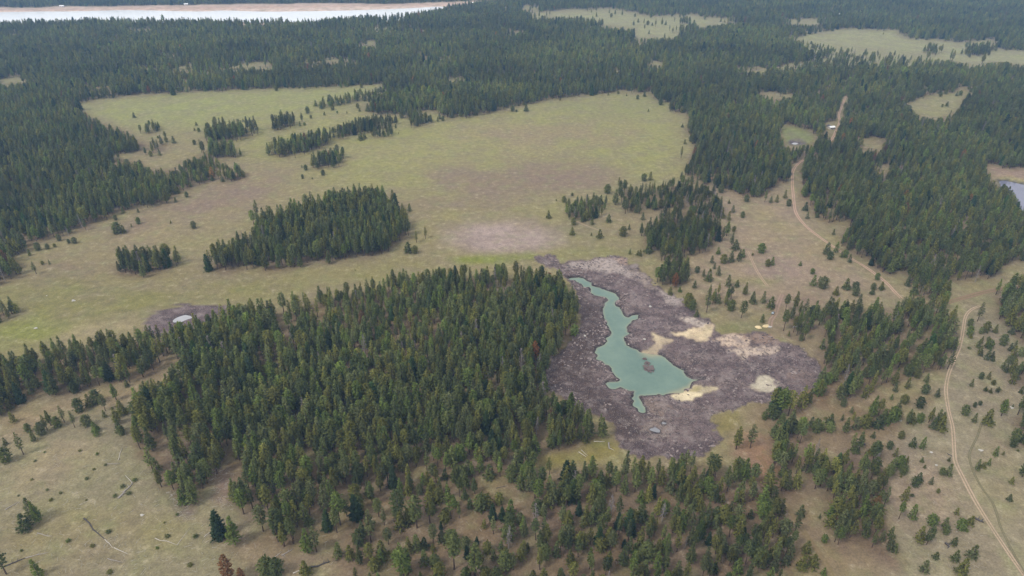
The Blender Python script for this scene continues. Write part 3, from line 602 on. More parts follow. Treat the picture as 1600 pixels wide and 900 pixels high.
def pond_sheet():
    kq = near(pond_w, cxq, cyq, 2); qi = np.nonzero(kq)[0]; d = sdist(pond_w, cxq[qi], cyq[qi]); qs = quads[qi[d < 1.3]]
    used = np.unique(qs); rm = np.full(len(vx), -1); rm[used] = np.arange(len(used)); q = rm[qs]
    me = mesh('pond_water', np.stack([vx[used], vy[used], np.full(len(used), WL + .02)], 1), q.tolist(), M_POND)
    dv = -sdist(pond_w, vx[used], vy[used]); pu, pv = proj(vx[used], vy[used], np.full(len(used), WL)); sn_ = sample(box(SND, 9), pu, pv)
    sh = (1 - sst(0, 3.0, dv)) * .45 + (1 - sst(0, 16, dv)) * np.clip(sn_ * 3.0, 0, 1) * .9
    a = me.attributes.new('shallow', 'FLOAT', 'POINT'); a.data.foreach_set('value', np.clip(sh, 0, 1))
    tag(obj('pond_water', me), kind='structure')
pond_sheet()
sheet('stock_pond_water', pond2_w, P2L + .02, M_STOCK, .5); sheet('round_pond_water', pond3_w, P3L + .02, M_STOCK, .5)
sheet('far_pond_water', pond4_w, P4L + .02, M_DARKW, .5); sheet('lake_water', lake_w, LL + .02, M_LAKE, 2.0)
sheet('puddle_water', puda_w, -1.95, M_PUDDLE, .6); sheet('small_puddle_water', pudb_w, -1.95, M_PUDDLE, .6)

def track(name, line, width, rut, mid, kblend=.85):
    g = to_ground(smooth_line(line, 8))[:, :2]
    seg = np.r_[0, np.cumsum(np.linalg.norm(np.diff(g, axis=0), axis=1))]; nn_ = max(4, int(seg[-1] / 2.0)); t = np.linspace(0, seg[-1], nn_)
    P = np.stack([np.interp(t, seg, g[:, 0]), np.interp(t, seg, g[:, 1])], 1); T = np.gradient(P, axis=0); T /= np.linalg.norm(T, axis=1)[:, None] + 1e-9
    Nn = np.stack([-T[:, 1], T[:, 0]], 1)
    wob = 1 + (fbm(t, t * 0, 18, 3, 5) - .5) * .5
    offs = np.array([-.5, -.38, -.22, -.08, .08, .22, .38, .5]) * width; lift = np.array([.03, .06, .05, .10, .10, .05, .06, .03])
    kb = np.array([0, .8, 1, .45, .45, 1, .8, 0.]); rm = np.array([0, .7, 1, 0, 0, 1, .7, 0])
    X = P[:, None, 0] + Nn[:, None, 0] * offs * wob[:, None]; Y = P[:, None, 1] + Nn[:, None, 1] * offs * wob[:, None]
    Z = height(X.ravel(), Y.ravel()).reshape(X.shape) + lift + .04
    px_, py_ = proj(X.ravel(), Y.ravel(), Z.ravel()); base = sample(CM, px_, np.maximum(py_, -100)).reshape(*X.shape, 3) * .92
    dc = lin(*rut) * rm[None, :, None] + lin(*mid) * (1 - rm[None, :, None]); k = (kb * kblend)[None, :, None] * np.clip(.5 + 1.0 * fbm(X, Y, 12, 2, 7), 0, 1)[..., None]
    C = base * (1 - k) + dc * k
    m_, w_ = X.shape; idx = np.arange(m_ * w_).reshape(m_, w_)
    Fc = np.stack([idx[:-1, :-1], idx[:-1, 1:], idx[1:, 1:], idx[1:, :-1]], -1).reshape(-1, 4)
    me = mesh(name, np.stack([X, Y, Z], -1).reshape(-1, 3), Fc[:, ::-1], M_TRACK, True)
    a = me.attributes.new('col', 'FLOAT_COLOR', 'POINT'); a.data.foreach_set('color', np.concatenate([C.reshape(-1, 3), np.ones((m_ * w_, 1))], 1).ravel())
    return tag(obj(name, me), kind='structure')
track('dirt_road', TRACKS['main'][0], 3.8, (176,148,132), (150,124,108), .95); track('dirt_track', TRACKS['right'][0], 2.8, (172,150,132), (134,120,94), .95)
track('wheel_track', TRACKS['junction'][0], 5.0, (134,106,90), (104,92,68), 1.0); track('grass_track', TRACKS['north'][0], 3.2, (168,146,124), (140,124,104), .8)
track('foot_path', TRACKS['short'][0], 2.6, (162,142,124), (150,132,112), .9); track('access_track', TRACKS['access'][0], 4.4, (150,126,114), (136,116,104), .8)
track('old_rut', TRACKS['rut'][0], 1.6, (92,88,66), (100,94,72), .8); track('grassy_track', TRACKS['south'][0], 3.6, (112,100,72), (128,110,82), .5)

# ------------------------------------------------------------------ tree kinds
def crown_mesh(name, material, seed, H=20., cb=.3, wid=3.0, prof=None, step=.75, per=5, tuft=.88, lop=0., k=8, dens=3, droop=.1):
    r = np.random.default_rng(seed); cen = []; out = []; tone = []
    z = cb * H
    a0 = r.uniform(0, 6.28)
    while z < H * .985:
        t = (z - cb * H) / (H * (1 - cb)); rad = wid * prof(t) * r.uniform(.75, 1.2)
        nb = max(2, int(per * (.5 + .6 * prof(t)) + r.uniform(-.6, .9)))
        for b in range(nb):
            a = a0 + 2 * math.pi * (b + r.uniform(-.25, .25)) / nb; L = rad * r.uniform(.65, 1.15) * (1 + lop * math.cos(a)); d = np.array([math.cos(a), math.sin(a), 0])
            bt = r.random()
            nt_ = max(1, int(round(dens * min(1, L / 2.2) + r.uniform(-.3, .6))))
            for j in range(nt_):
                s = L * (1 - j / max(nt_, 1) * .72) ; c = d * s; c[2] = z + (.18 - droop) * s * r.uniform(.3, 1.4) + r.uniform(-.25, .25)
                cen.append(c + r.normal(0, .12, 3)); o = d * .9 + np.array([0, 0, .75]) + r.normal(0, .25, 3); out.append(o / np.linalg.norm(o)); tone.append(np.clip(.15 + .5 * bt + .3 * r.random(), 0, 1))
        a0 += 2.4; z += step * r.uniform(.75, 1.25) * (1.0 if t < .8 else .8)
    cen.append(np.array([0, 0, H - .5])); out.append(np.array([0, 0, 1.])); tone.append(.7)
    cen, out, tone = np.array(cen), np.array(out), np.array(tone); n = len(cen)
    C = np.repeat(cen, k, 0); O = np.repeat(out, k, 0); T = np.repeat(tone, k)
    D = O * .75 + r.normal(0, .62, (n * k, 3)); D /= np.linalg.norm(D, axis=1)[:, None]
    Ln = tuft * r.uniform(.7, 1.25, (n * k, 1)); Sd = np.cross(D, r.normal(0, 1, (n * k, 3))); Sd /= np.linalg.norm(Sd, axis=1)[:, None]
    W = tuft * r.uniform(.32, .5, (n * k, 1)); B = C - D * Ln * .25 + r.normal(0, .1, (n * k, 3))
    fl = np.einsum('ij,ij->i', np.cross(Sd, D), O) < 0
    Sd[fl] *= -1                                       # every needle spray faces outwards
    V = np.stack([B - Sd * W * .55, B + Sd * W * .55 + D * Ln * .15, B + D * Ln], 1).reshape(-1, 3)
    NR = O * 1.0 + np.cross(Sd, D) * .35 + r.normal(0, .12, (n * k, 3)); NR /= np.linalg.norm(NR, axis=1)[:, None]
    me = bpy.data.meshes.new(name); m = n * k; me.vertices.add(3 * m); me.loops.add(3 * m); me.polygons.add(m)
    me.vertices.foreach_set('co', V.ravel()); me.loops.foreach_set('vertex_index', np.arange(3 * m)); me.polygons.foreach_set('loop_start', np.arange(0, 3 * m, 3))
    a = me.attributes.new('tone', 'FLOAT', 'POINT'); a.data.foreach_set('value', np.repeat(np.clip(T + r.normal(0, .12, m), 0, 1), 3))
    me.update(); me.validate(); me.normals_split_custom_set_from_vertices(np.repeat(NR, 3, 0).tolist()); me.materials.append(material); return me
def trunk_mesh(name, material, seed, H=20., r0=.27, top=.95, limbs=0, cb=.3, L=2.4, sides=6):
    r = random.Random(seed); bx, by = r.uniform(-.25, .25), r.uniform(-.25, .25)
    path = [(bx * math.sin(t * 3), by * math.sin(t * 2.4), H * t if t else -.5) for t in (0, .15, .4, .7, top)]
    V, Fc = tube(path, [r0 * 1.25, r0, r0 * .78, r0 * .45, .05], sides)
    for i in range(limbs):
        z = H * r.uniform(cb, .92); a = r.uniform(0, 6.28); l = L * (1.1 - z / H) * r.uniform(.6, 1.2) + .3
        tube([(0, 0, z), (math.cos(a) * l * .5, math.sin(a) * l * .5, z + l * .12), (math.cos(a) * l, math.sin(a) * l, z + l * .1)], [.07, .05, .02], 3, V, Fc, False)
    return mesh(name, V, Fc, material)
P_CON = lambda t: max(.05, (1 - t) ** .8)
P_OVAL = lambda t: max(.06, math.sin(math.pi * min(1, .22 + .76 * t)) ** .8)
P_ROUND = lambda t: max(.08, math.sqrt(max(0, 1 - (1.75 * (t - .42)) ** 2)) if t < .99 else .1)
P_LONG = lambda t: max(.05, min(1, .6 + 1.4 * t) * (1 - t ** 1.15) ** .85)
KINDS = {   # form word: (crown mesh, trunk mesh, nominal height)
 'slender': (crown_mesh('slender_pine_crown', M_PINE, 1, cb=.28, wid=2.1, prof=P_LONG, step=.8, per=5), trunk_mesh('slender_pine_trunk', M_BARK, 1, limbs=7, L=1.8)),
 'broad-crowned': (crown_mesh('broad_pine_crown', M_PINE, 2, cb=.24, wid=3.2, prof=P_LONG, step=.8, per=6, tuft=.9, dens=4), trunk_mesh('broad_pine_trunk', M_BARK, 2, r0=.34, limbs=9, L=3.0)),
 'cone-shaped': (crown_mesh('conical_pine_crown', M_PINE, 3, cb=.14, wid=3.2, prof=P_CON, step=.8, per=6, dens=4), trunk_mesh('conical_pine_trunk', M_BARK, 3, limbs=7)),
 'bare-stemmed': (crown_mesh('high_pine_crown', M_PINE, 4, cb=.47, wid=2.5, prof=P_OVAL, step=.7, per=6), trunk_mesh('high_pine_trunk', M_BARK, 4, limbs=8, cb=.3)),
 'lopsided': (crown_mesh('lopsided_pine_crown', M_PINE, 5, cb=.3, wid=2.8, prof=P_LONG, step=.85, per=5, lop=.4), trunk_mesh('lopsided_pine_trunk', M_BARK, 5, limbs=8)),
 'round-topped': (crown_mesh('round_pine_crown', M_PINE, 6, cb=.34, wid=2.9, prof=P_ROUND, step=.75, per=6), trunk_mesh('round_pine_trunk', M_BARK, 6, r0=.3, limbs=7)),
 'bushy': (crown_mesh('bushy_pine_crown', M_PINE, 7, H=9, cb=.07, wid=2.3, prof=P_CON, step=.6, per=7, tuft=.8, dens=3), trunk_mesh('bushy_pine_trunk', M_BARK, 7, H=9, r0=.15, limbs=0)),
 'plump': (crown_mesh('plump_pine_crown', M_PINE, 8, H=9, cb=.06, wid=2.5, prof=P_ROUND, step=.6, per=7, tuft=.8), trunk_mesh('plump_pine_trunk', M_BARK, 8, H=9, r0=.15, limbs=0)),
 'pointed': (crown_mesh('pointed_pine_crown', M_PINE, 9, H=9, cb=.08, wid=1.75, prof=P_CON, step=.55, per=6, tuft=.7), trunk_mesh('pointed_pine_trunk', M_BARK, 9, H=9, r0=.14, limbs=0)),
 'fir': (crown_mesh('fir_crown', M_FIR, 10, H=14, cb=.05, wid=2.5, prof=P_CON, step=.5, per=8, tuft=.8, dens=4, droop=.3), trunk_mesh('fir_trunk', M_BARK, 10, H=14, r0=.2)),
 'dead': (crown_mesh('grey_twig_crown', M_GREYTWIG, 11, cb=.25, wid=2.3, prof=P_LONG, step=1.0, per=4, tuft=.8, k=4, dens=2), trunk_mesh('snag_trunk', M_SNAG, 11, limbs=16)),
 'rusty': (crown_mesh('rusty_crown', M_DRYNEEDLE, 12, cb=.15, wid=2.7, prof=P_OVAL, step=.8, per=6, dens=3), trunk_mesh('rusty_trunk', M_BARK, 12, limbs=8))}
HN = {'bushy': 9., 'plump': 9., 'pointed': 9., 'fir': 14.}
PINES = ['slender', 'broad-crowned', 'cone-shaped', 'bare-stemmed', 'lopsided', 'round-topped']; YOUNG = ['bushy', 'plump', 'pointed']
TINTS = {'yellow-green': (1.20, 1.10, .80), 'mid-green': (.95, 1.0, .92), 'grey-green': (.98, .98, 1.16), 'dark green': (.70, .78, .80), 'fresh green': (.98, 1.16, .78), 'olive': (1.08, .98, .74)}
TN = list(TINTS)

# trees picked out one by one: (foot x, foot y, height) in photo pixels
LONE = [(932,26,7),(924,21,7),(940,39,10),(952,21,7),(961,24,9),(955,27,7),(972,24,9),(992,26,5),(997,35,6),(990,40,9),(1006,38,10),(1007,45,8),(1012,39,7),(1019,40,5),(1024,42,13),(1034,39,12),(1040,39,7),(1054,34,8),(1046,48,10),(1051,51,9),(1014,53,6),
 (1038,60,9),(1126,34,6),(1132,35,5),(1151,30,6),(859,24,8),(854,27,10),(847,29,5),(1380,54,4),(1236,65,7),(1254,66,6),(1267,69,5),(1470,82,14),(1484,95,24),(1487,97,22),(1534,100,22),(1502,85,10),(1555,80,12),(1572,79,10),
 (1469,151,7),(1477,147,8),(1494,150,8),(1500,149,8),(1442,154,4),(1472,167,5),(1479,166,8),(1486,176,5),(1490,187,13),(1501,184,14),(210,184,9),(307,196,6),(304,204,5),(311,206,7),(380,190,5),(304,226,8),(272,224,12),(260,222,9),(247,216,4),(394,203,15),(327,216,24),(565,137,6),(554,144,6),(566,147,4),(432,142,8),(481,177,11),(472,190,14),
 (520,172,8),(507,180,6),(486,185,6),(527,177,4),(542,177,4),(584,184,8),(559,169,8),(562,174,6),(575,174,12),(584,172,9),(469,197,8),(476,196,5),(401,201,14),(517,214,16),(525,212,16),(532,205,10),(564,219,12),(570,216,10),(623,209,3),
 (684,190,8),(692,189,8),(687,186,10),(706,184,10),(822,174,12),(801,174,9),(807,175,4),(875,157,4),(950,149,5),(966,147,5),(979,150,4),(996,155,7),(1007,151,9),(1032,164,10),(1013,174,4),(1047,174,18),(1066,199,6),(1070,225,8),(1079,221,10),
 (1064,247,19),(1016,282,14),(1006,283,12),(949,302,14),(961,320,25),(967,290,13),(881,316,10),(869,314,3),(894,306,5),(857,341,12),(896,351,11),(894,367,12),(951,347,12),(937,372,14),(973,369,15),(983,359,9),(1002,369,21),(1004,344,12),
 (1011,377,27),(977,334,24),(994,332,12),(925,351,12),(924,368,5),(984,397,8),(1013,395,17),(1000,400,10),(996,399,8),(1126,301,13),(1139,318,6),(1145,332,12),(1160,340,10),(1138,344,14),(1127,340,16),(1166,315,11),(1195,316,20),(1146,362,9),
 (1135,369,24),(1143,382,19),(1149,390,16),(1189,395,15),(1176,399,4),(1160,402,13),(1154,409,20),(1130,411,14),(1142,409,17),(1122,397,11),(1112,411,12),(1089,426,10),(1099,432,12),(1107,439,19),(1122,430,15),(1116,420,10),(1199,416,11),(1206,414,13),
 (1085,450,12),(1151,448,11),(1137,447,18),(1250,415,7),(1164,461,21),(1204,317,11),(1213,316,12),(1226,310,14),(1232,322,11),(1258,329,14),(1278,331,14),(1261,342,11),(1276,340,8),(1302,367,10),(1306,394,17),(1292,397,18),(1296,405,12),(1320,402,12),
 (1314,402,10),(1327,410,14),(1370,437,11),(1269,428,9),(1270,446,17),(1284,450,18),(1322,452,17),(1336,452,12),(1364,452,10),(1377,452,12),(1417,447,17),(505,274,9),(472,262,5),(478,266,9),(473,279,7),(488,280,3),
 (303,357,12),(267,349,5),(292,308,9),(275,316,9),(277,302,14),(217,350,11),(193,333,10),(216,332,8),(206,355,6),(180,366,12),(184,364,18),(194,364,13),(181,344,9),(93,376,11),(108,380,7),(117,380,10),(86,386,6),(75,389,9),(60,391,13),(47,399,11),
 (32,428,28),(57,428,21),(67,413,6),(78,413,8),(250,243,11),(371,369,9),(360,390,14),(640,330,12),(629,335,18),(617,328,16),(651,379,18),(665,373,19),(638,394,16),(648,396,12),(604,316,5),(402,340,28),(555,423,3),(1047,460,12),(1062,456,8)]
NEAR = [(1075,478,20),(1104,488,38),(1081,484,15),(1088,495,11),(1141,485,17),(1176,474,18),(1192,473,18),(1158,497,28),(1191,504,14),(1162,459,10),(1122,474,15),(1135,475,10),(1204,481,18),(1227,487,28),(1242,485,30),(1224,517,33),(1256,532,27),(1232,525,8),(1251,532,10),
 (1305,461,14),(1336,462,14),(1362,460,12),(1376,454,10),(1527,502,32),(1515,509,12),(1539,519,18),(1554,520,14),(1566,539,18),(1582,559,20),(1541,562,18),(1566,576,15),(1532,592,11),(1517,604,13),(1480,577,31),(1446,597,15),(1417,607,18),(1398,612,14),
 (1412,630,14),(1392,624,9),(1400,650,28),(1362,652,36),(1350,668,20),(1372,650,28),(1385,663,15),(1417,663,26),(1436,660,15),(1451,660,25),(1467,656,18),(1468,672,24),(1507,648,16),(1521,660,16),(1542,663,25),(1564,650,28),
 (1590,648,38),(1296,664,18),(1267,665,14),(1320,676,25),(1330,645,10),(1317,635,12),(1350,622,22),(1364,684,10),(1407,685,12),(1440,701,20),(1425,698,16),(1389,701,12),(1398,714,15),(1392,737,22),(1404,731,20),(1410,741,16),(1416,724,12),(1361,710,16),(1369,706,15),
 (1480,744,21),(1471,741,11),(1526,734,18),(1544,727,12),(1554,712,16),(1567,711,7),(1429,760,15),(1435,752,14),(1412,781,22),(1404,811,28),(1424,811,24),(1465,770,7),(1455,820,17),(1475,825,18),(1477,834,14),(1500,827,17),(1515,819,14),(1435,845,24),(1447,851,28),
 (1518,871,21),(1491,876,18),(1501,897,26),(1442,894,21),(1250,807,18),(1237,855,27),(1259,865,20),(1251,889,22),(1269,885,20),(1286,899,12),(1225,832,21),(1207,840,32),(1215,862,23),(1204,800,20),(1280,810,8),(1287,847,12),(1309,740,14),
 (9,695,12),(11,721,24),(37,710,38),(54,689,18),(66,679,20),(152,681,15),(191,679,14),(54,812,38),(62,816,36),(41,827,26),(10,897,48),(61,900,28),(367,850,45),(22,660,18),(45,675,14),(74,672,26),(80,665,26),(91,667,17),(101,660,28),(117,668,28),
 (125,643,22),(141,635,20),(152,630,22),(182,625,27),(165,642,26),(164,652,12),(192,647,22),(184,662,28),(187,674,20),(137,665,18),(150,674,16),(242,617,27),(259,622,22),(199,604,11),(225,622,22),(277,610,24),(292,607,30),
 (580,847,52),(532,820,50),(625,815,48),(652,825,50),(672,817,52),(705,810,50),(626,893,44),(578,878,28),(632,905,48),(710,889,55),(742,900,55),(677,850,30),(596,880,22),(417,897,24),(432,897,24),(478,897,20),(495,862,40),(482,864,38),
 (1232,675,38),(1597,745,36),(1580,600,18),(1172,700,38),(1150,702,36),(1194,655,12)]
FIRS = [(965,826,25),(986,836,25),(1106,851,20),(1161,840,17),(904,804,21),(1020,777,21),(1107,745,19),(975,855,13),(770,812,25),(785,812,20),(730,872,20),(745,850,12),(557,810,38),(689,827,12),(344,840,42),(1070,761,17)]
DEAD = [(1304,515,25,'bare grey-violet dead tree inside the open wood right of the mudflat'),(955,805,33,'thin grey dying tree in the sparse stand below the mudflat'),(843,580,28,'grey bare tree at the right edge of the dense wood by the mud'),
 (795,857,35,'grey leafless tree in the sparse stand at the bottom middle'),(345,503,24,'grey bare snag beside the small white stock pond'),(1070,857,18,'low grey leafless tree in the sparse stand at the bottom'),(897,770,36,'dark grey bare pine in the stand left below the mudflat'),
 (525,392,30,'violet-grey dead tree at the front of the meadow grove'),(1275,708,24,'grey dead tree in the strip of pines right of the orange bare track'),(630,560,26,'grey dead treetop in the middle of the dense wood'),(107,368,16,'grey bare tree at the lower edge of the left forest')]
RUST = [(359,908,42,'rust-orange dead pine at the bottom edge'),(379,908,22,'small rusty dead pine beside the taller rust-orange one'),(815,640,17,'rust-brown dead pine in the dense wood near the mud'),(1407,160,10,'reddish dead tree at the left end of the small far clearing'),(516,252,18,'orange-brown dead tree in the small meadow clump')]
CAND = []                                             # dicts: x, y, z, H, form, kind, px
def hpx(x, y, z, H):
    a, b = proj(x, y, z); c, d = proj(x, y, z + H); return math.hypot(c - a, d - b)
def from_px(px, py, h):
    g = ground_at(px, py); one = hpx(*g, 1.0); return g, max(1.2, h / one)
taken = []
def pick_tint(): return TN[int(rng.choice(6, p=[.16, .27, .14, .17, .15, .11]))]
for lst, far in ((LONE, True), (NEAR, False)):
    for (a, b, h) in lst:
        g, H = from_px(a, b, h); H = min(H, 25)
        form = (YOUNG[rng.integers(0, 3)] if H < 12.5 else (('cone-shaped', 'broad-crowned', 'slender', 'lopsided')[rng.integers(0, 4)] if far else PINES[rng.integers(0, 6)]))
        kind = 'meadow_pine' if far else ('young_pine' if H < 12.5 else 'pine_tree')
        CAND.append(dict(x=g[0], y=g[1], z=g[2], H=H, form=form, kind=kind, px=(a, b), tint=pick_tint())); taken.append((g[0], g[1]))
SPECIAL = []
for (a, b, h) in FIRS:
    g, H = from_px(a, b, h); SPECIAL.append(dict(x=g[0], y=g[1], z=g[2], H=min(H, 20), form='fir', kind='fir_tree', px=(a, b), tint='dark green')); taken.append((g[0], g[1]))
for lst, fm, nm in ((DEAD, 'dead', 'dead_tree'), (RUST, 'rusty', 'rusty_pine')):
    for (a, b, h, lb) in lst:
        g, H = from_px(a, b, h); SPECIAL.append(dict(x=g[0], y=g[1], z=g[2], H=min(H, 22), form=fm, kind=nm, px=(a, b), tint='mid-green', label=lb)); taken.append((g[0], g[1]))

# ------------------------------------------------------------------ all the other trees of the woods
def field(y0, y1, s):
    yy = np.arange(y0, y1, s * .87); xsL, ysL = [], []
    for i, y in enumerate(yy):
        hw = y * .80 + 110; x = np.arange(-hw + (i % 2) * s * .5, hw, s); xsL.append(x); ysL.append(np.full(len(x), y))
    x = np.concatenate(xsL); y = np.concatenate(ysL); return x + rng.uniform(-.42, .42, len(x)) * s, y + rng.uniform(-.42, .42, len(x)) * s
parts = []
for (y0, y1, s) in ((165, 1050, 5.4), (1050, 1700, 7.0), (1700, 2750, 8.4)):
    x, y = field(y0, y1, s); z = height(x, y); u, v = proj(x, y, z); n = len(x); wob = 1.0 + .0 * u
    ju = u + (fbm(x, y, 40, 2, 191) - .5) * 26 + rng.normal(0, 2.5, n); jv = v + (fbm(x, y, 40, 2, 197) - .5) * 9 + rng.normal(0, 1.2, n)
    lab = look(LAB, u, np.maximum(v, -100)); lj = look(LAB, ju, np.maximum(jv, -100)); js = look(LAB, u + rng.normal(0, 5, n), v + rng.normal(0, 2.2, n)); lab = np.where((lab == -1) & (js >= 10) & (rng.random(n) < .5), js, np.where((lab >= 10) & (js == -1) & (rng.random(n) < .5), -1, lab))
    lab = np.where((lab == 0) & (lj == -1) & (v < 420), -1, np.where((lab == -1) & (lj == 0) & (v < 300) & (rng.random(n) < .35), 0, lab)); rr = rng.random(n)
    sp = np.full(n, 1e9); lo = np.zeros(n); hi = np.zeros(n)
    d0 = lab == 0; sp[d0] = np.where(s > 6, s, 6.6); lo[d0] = 12; hi[d0] = 21
    d1 = lab == 1; sp[d1] = 24; lo[d1] = 14; hi[d1] = 23
    for k, st in enumerate(STANDS):
        q = lab == 10 + k; sp[q] = st[2]; lo[q] = st[3]; hi[q] = st[4]
    clus = .45 + 1.1 * fbm(x, y, 34, 3, 131)
    keep = rr < np.minimum(1, (s / sp) ** 2) * np.where(sp > 8, np.clip((clus - .55) * 2.2 + .6, 0.05, 2.0), np.clip((clus - .42) * 2.0, .10, 1.15))
    size = np.clip(rng.beta(2.2, 1.6, n), 0, 1); big = fbm(x, y, 90, 2, 151); H = lo + (hi - lo) * np.clip(size * .75 + (big - .5) * 1.2 + .15, 0, 1.08)
    small = rng.random(n) < .13; H = np.where(small, H * .6, H); H = np.where(rng.random(n) < .06, H * 1.15, H)
    H = np.where(y > 1050, H * rng.uniform(.72, 1.15, n), H)
    u2, v2 = proj(x, y, z + H * .5); u3, v3 = proj(x, y, z + H * .85)
    fo = (lab <= 1)
    bad = fo & ((look(LAB, u2, np.maximum(v2, -100)) == -1) & (v > 40) | (look(LAB, u3, np.maximum(v3, -100)) == -1) & (v > 14))
    for uu, vv in ((u, v), (u2, v2), (u3, v3)): bad |= look(KEEP, uu, np.maximum(vv, -100))
    keep &= ~bad
    parts.append((x[keep], y[keep], z[keep], H[keep], lab[keep], u[keep], v[keep]))
X, Y, Z, HT, LB, U, Vp = [np.concatenate([p[i] for p in parts]) for i in range(7)]
tk = np.array(taken); okm = np.ones(len(X), bool)
for (a, b) in tk:
    okm &= (X - a) ** 2 + (Y - b) ** 2 > 9.0
X, Y, Z, HT, LB, U, Vp = X[okm], Y[okm], Z[okm], HT[okm], LB[okm], U[okm], Vp[okm]
prx = (Vp + 160) * .75 / 300 * HT
inframe = (U > 6) & (U < 1594) & (Vp < 905) & (Vp - prx > 0)
fixed_p = sum(1 for c in CAND if c['kind'] == 'pine_tree'); fixed_y = sum(1 for c in CAND if c['kind'] == 'young_pine')
score = np.where(inframe & (HT >= 12.5), prx, -1); order = np.argsort(-score)[:300 - fixed_p]
ys_ = np.where(inframe & (HT < 12.5) & (LB >= 10), prx, -1); order_y = np.argsort(-ys_)[:max(0, 290 - fixed_y)]; order_y = order_y[ys_[order_y] > 12]
ind = np.zeros(len(X), bool); ind[order] = True; ind[order_y] = True
for i in np.nonzero(ind)[0]:
    Hh = float(HT[i]); kd = 'pine_tree' if Hh >= 12.5 else 'young_pine'
    CAND.append(dict(x=float(X[i]), y=float(Y[i]), z=float(Z[i]), H=Hh, form=PINES[rng.integers(0, 6)] if Hh >= 12.5 else YOUNG[rng.integers(0, 3)], kind=kd, px=(float(U[i]), float(Vp[i])), tint=pick_tint()))
print('trees: individual', len(CAND) + len(SPECIAL), 'in the mass', int((~ind).sum()))

# ---- labels that single each one out
PLACES = [('in the upper-left meadow', [(90,120),(620,120),(620,180),(480,200),(90,200)]), ('among the left meadow clumps', [(200,196),(480,196),(620,178),(700,175),(700,225),(560,290),(380,300),(200,300)]),
 ('at the big meadow edge', [(690,140),(1100,140),(1100,260),(690,260)]), ('below the left forest', [(0,290),(330,290),(330,440),(0,450)]), ('beside the meadow grove', [(330,280),(700,280),(700,430),(330,440)]),
 ('on the upper mudflat slope', [(840,260),(1030,260),(1030,420),(840,420)]), ('above the mudflat', [(1030,270),(1110,270),(1110,460),(1030,460)]), ('left of the dirt road', [(1110,290),(1236,290),(1300,400),(1300,440),(1110,440)]),
 ('beside the dirt road bend', [(1236,290),(1345,290),(1400,440),(1300,440)]), ('near the dirt road junction', [(1300,430),(1600,430),(1600,480),(1300,480)]), ('between mudflat and road', [(1030,436),(1300,436),(1300,545),(1120,530)]),
 ('right of the mudflat', [(1225,480),(1505,480),(1475,600),(1290,650),(1255,600)]), ('by the curved track', [(1440,480),(1620,480),(1620,640),(1440,640)]), ('at the mudflat corner', [(1140,590),(1262,590),(1262,710),(1140,710)]),
 ('among bushes near the track', [(1262,600),(1480,600),(1490,700),(1380,700),(1262,690)]), ('right of the pale track', [(1480,600),(1620,600),(1620,910),(1600,900),(1490,720)]), ('in the dense right strip', [(1200,690),(1380,690),(1425,910),(1290,910),(1262,800),(1200,770)]),
 ('left of the pale track', [(1380,690),(1500,690),(1620,910),(1425,910)]), ('along the lower mud edge', [(805,700),(1150,700),(1150,775),(930,800),(805,800)]), ('below the mudflat', [(860,770),(1300,730),(1300,910),(860,910)]),
 ('on the bare left slope', [(0,700),(230,700),(330,800),(420,850),(480,910),(0,910)]), ('above the left slope', [(0,590),(250,590),(205,700),(0,700)]), ('fronting the dense wood', [(200,690),(480,690),(560,780),(520,870),(330,870),(200,760)]),
 ('at bottom centre', [(470,800),(640,790),(880,720),(880,910),(470,910)]), ('inside the dense wood', [(200,400),(960,400),(960,800),(480,870),(200,780)])]
def place(px, py):
    for ph, poly in PLACES:
        if inside(poly, np.array([px]), np.array([py]))[0]: return ph
    return 'at the right edge' if px > 1300 else ('at the left edge' if px < 300 else 'near the bottom')
def sizeword(c):
    H = c['H']
    if c['form'] in YOUNG: return 'tiny' if H < 5 else ('small' if H < 9 else 'half-grown')
    return 'towering' if H > 20.5 else ('tall' if H > 17.5 else ('middling' if H > 14.5 else 'shortish'))
NOUN = {'pine_tree': 'pine', 'young_pine': 'young pine', 'meadow_pine': 'open-grown pine', 'fir_tree': 'fir'}
allp = CAND + [s for s in SPECIAL if 'label' not in s]
AX = np.array([c['x'] for c in allp]); AY = np.array([c['y'] for c in allp])
for c in allp:
    c['place'] = place(*c['px']); c['desc'] = ('dark dense' if c['form'] == 'fir' else f"{sizeword(c)} {c['tint']} {c['form']}")
from collections import Counter
def uniq(maker, pool):
    for c in pool: c['label'] = maker(c)
    cnt = Counter(c['label'] for c in allp if 'label' in c); return [c for c in pool if cnt[c['label']] > 1]
rest = uniq(lambda c: f"{c['desc']} {NOUN[c['kind']]} {c['place']}", allp)
def nb(c, k):
    d = (AX - c['x']) ** 2 + (AY - c['y']) ** 2; return allp[int(np.argsort(d)[k])]
def nbtext(c):
    o = nb(c, 1); return f"by a {o['tint']} {o['form']} {'fir' if o['form'] == 'fir' else 'one'}".replace('fir fir', 'fir')
rest = uniq(lambda c: f"{c['desc']} {NOUN[c['kind']]} {c['place']}, {nbtext(c)}", rest)
def side(c):
    o = nb(c, 1); return ('in front of' if c['px'][1] > o['px'][1] + 4 else ('behind' if c['px'][1] < o['px'][1] - 4 else 'level with'))
rest = uniq(lambda c: f"{c['desc']} {NOUN[c['kind']]} {c['place']}, {side(c)} a {nb(c,1)['tint']} {nb(c,1)['form']} one", rest)
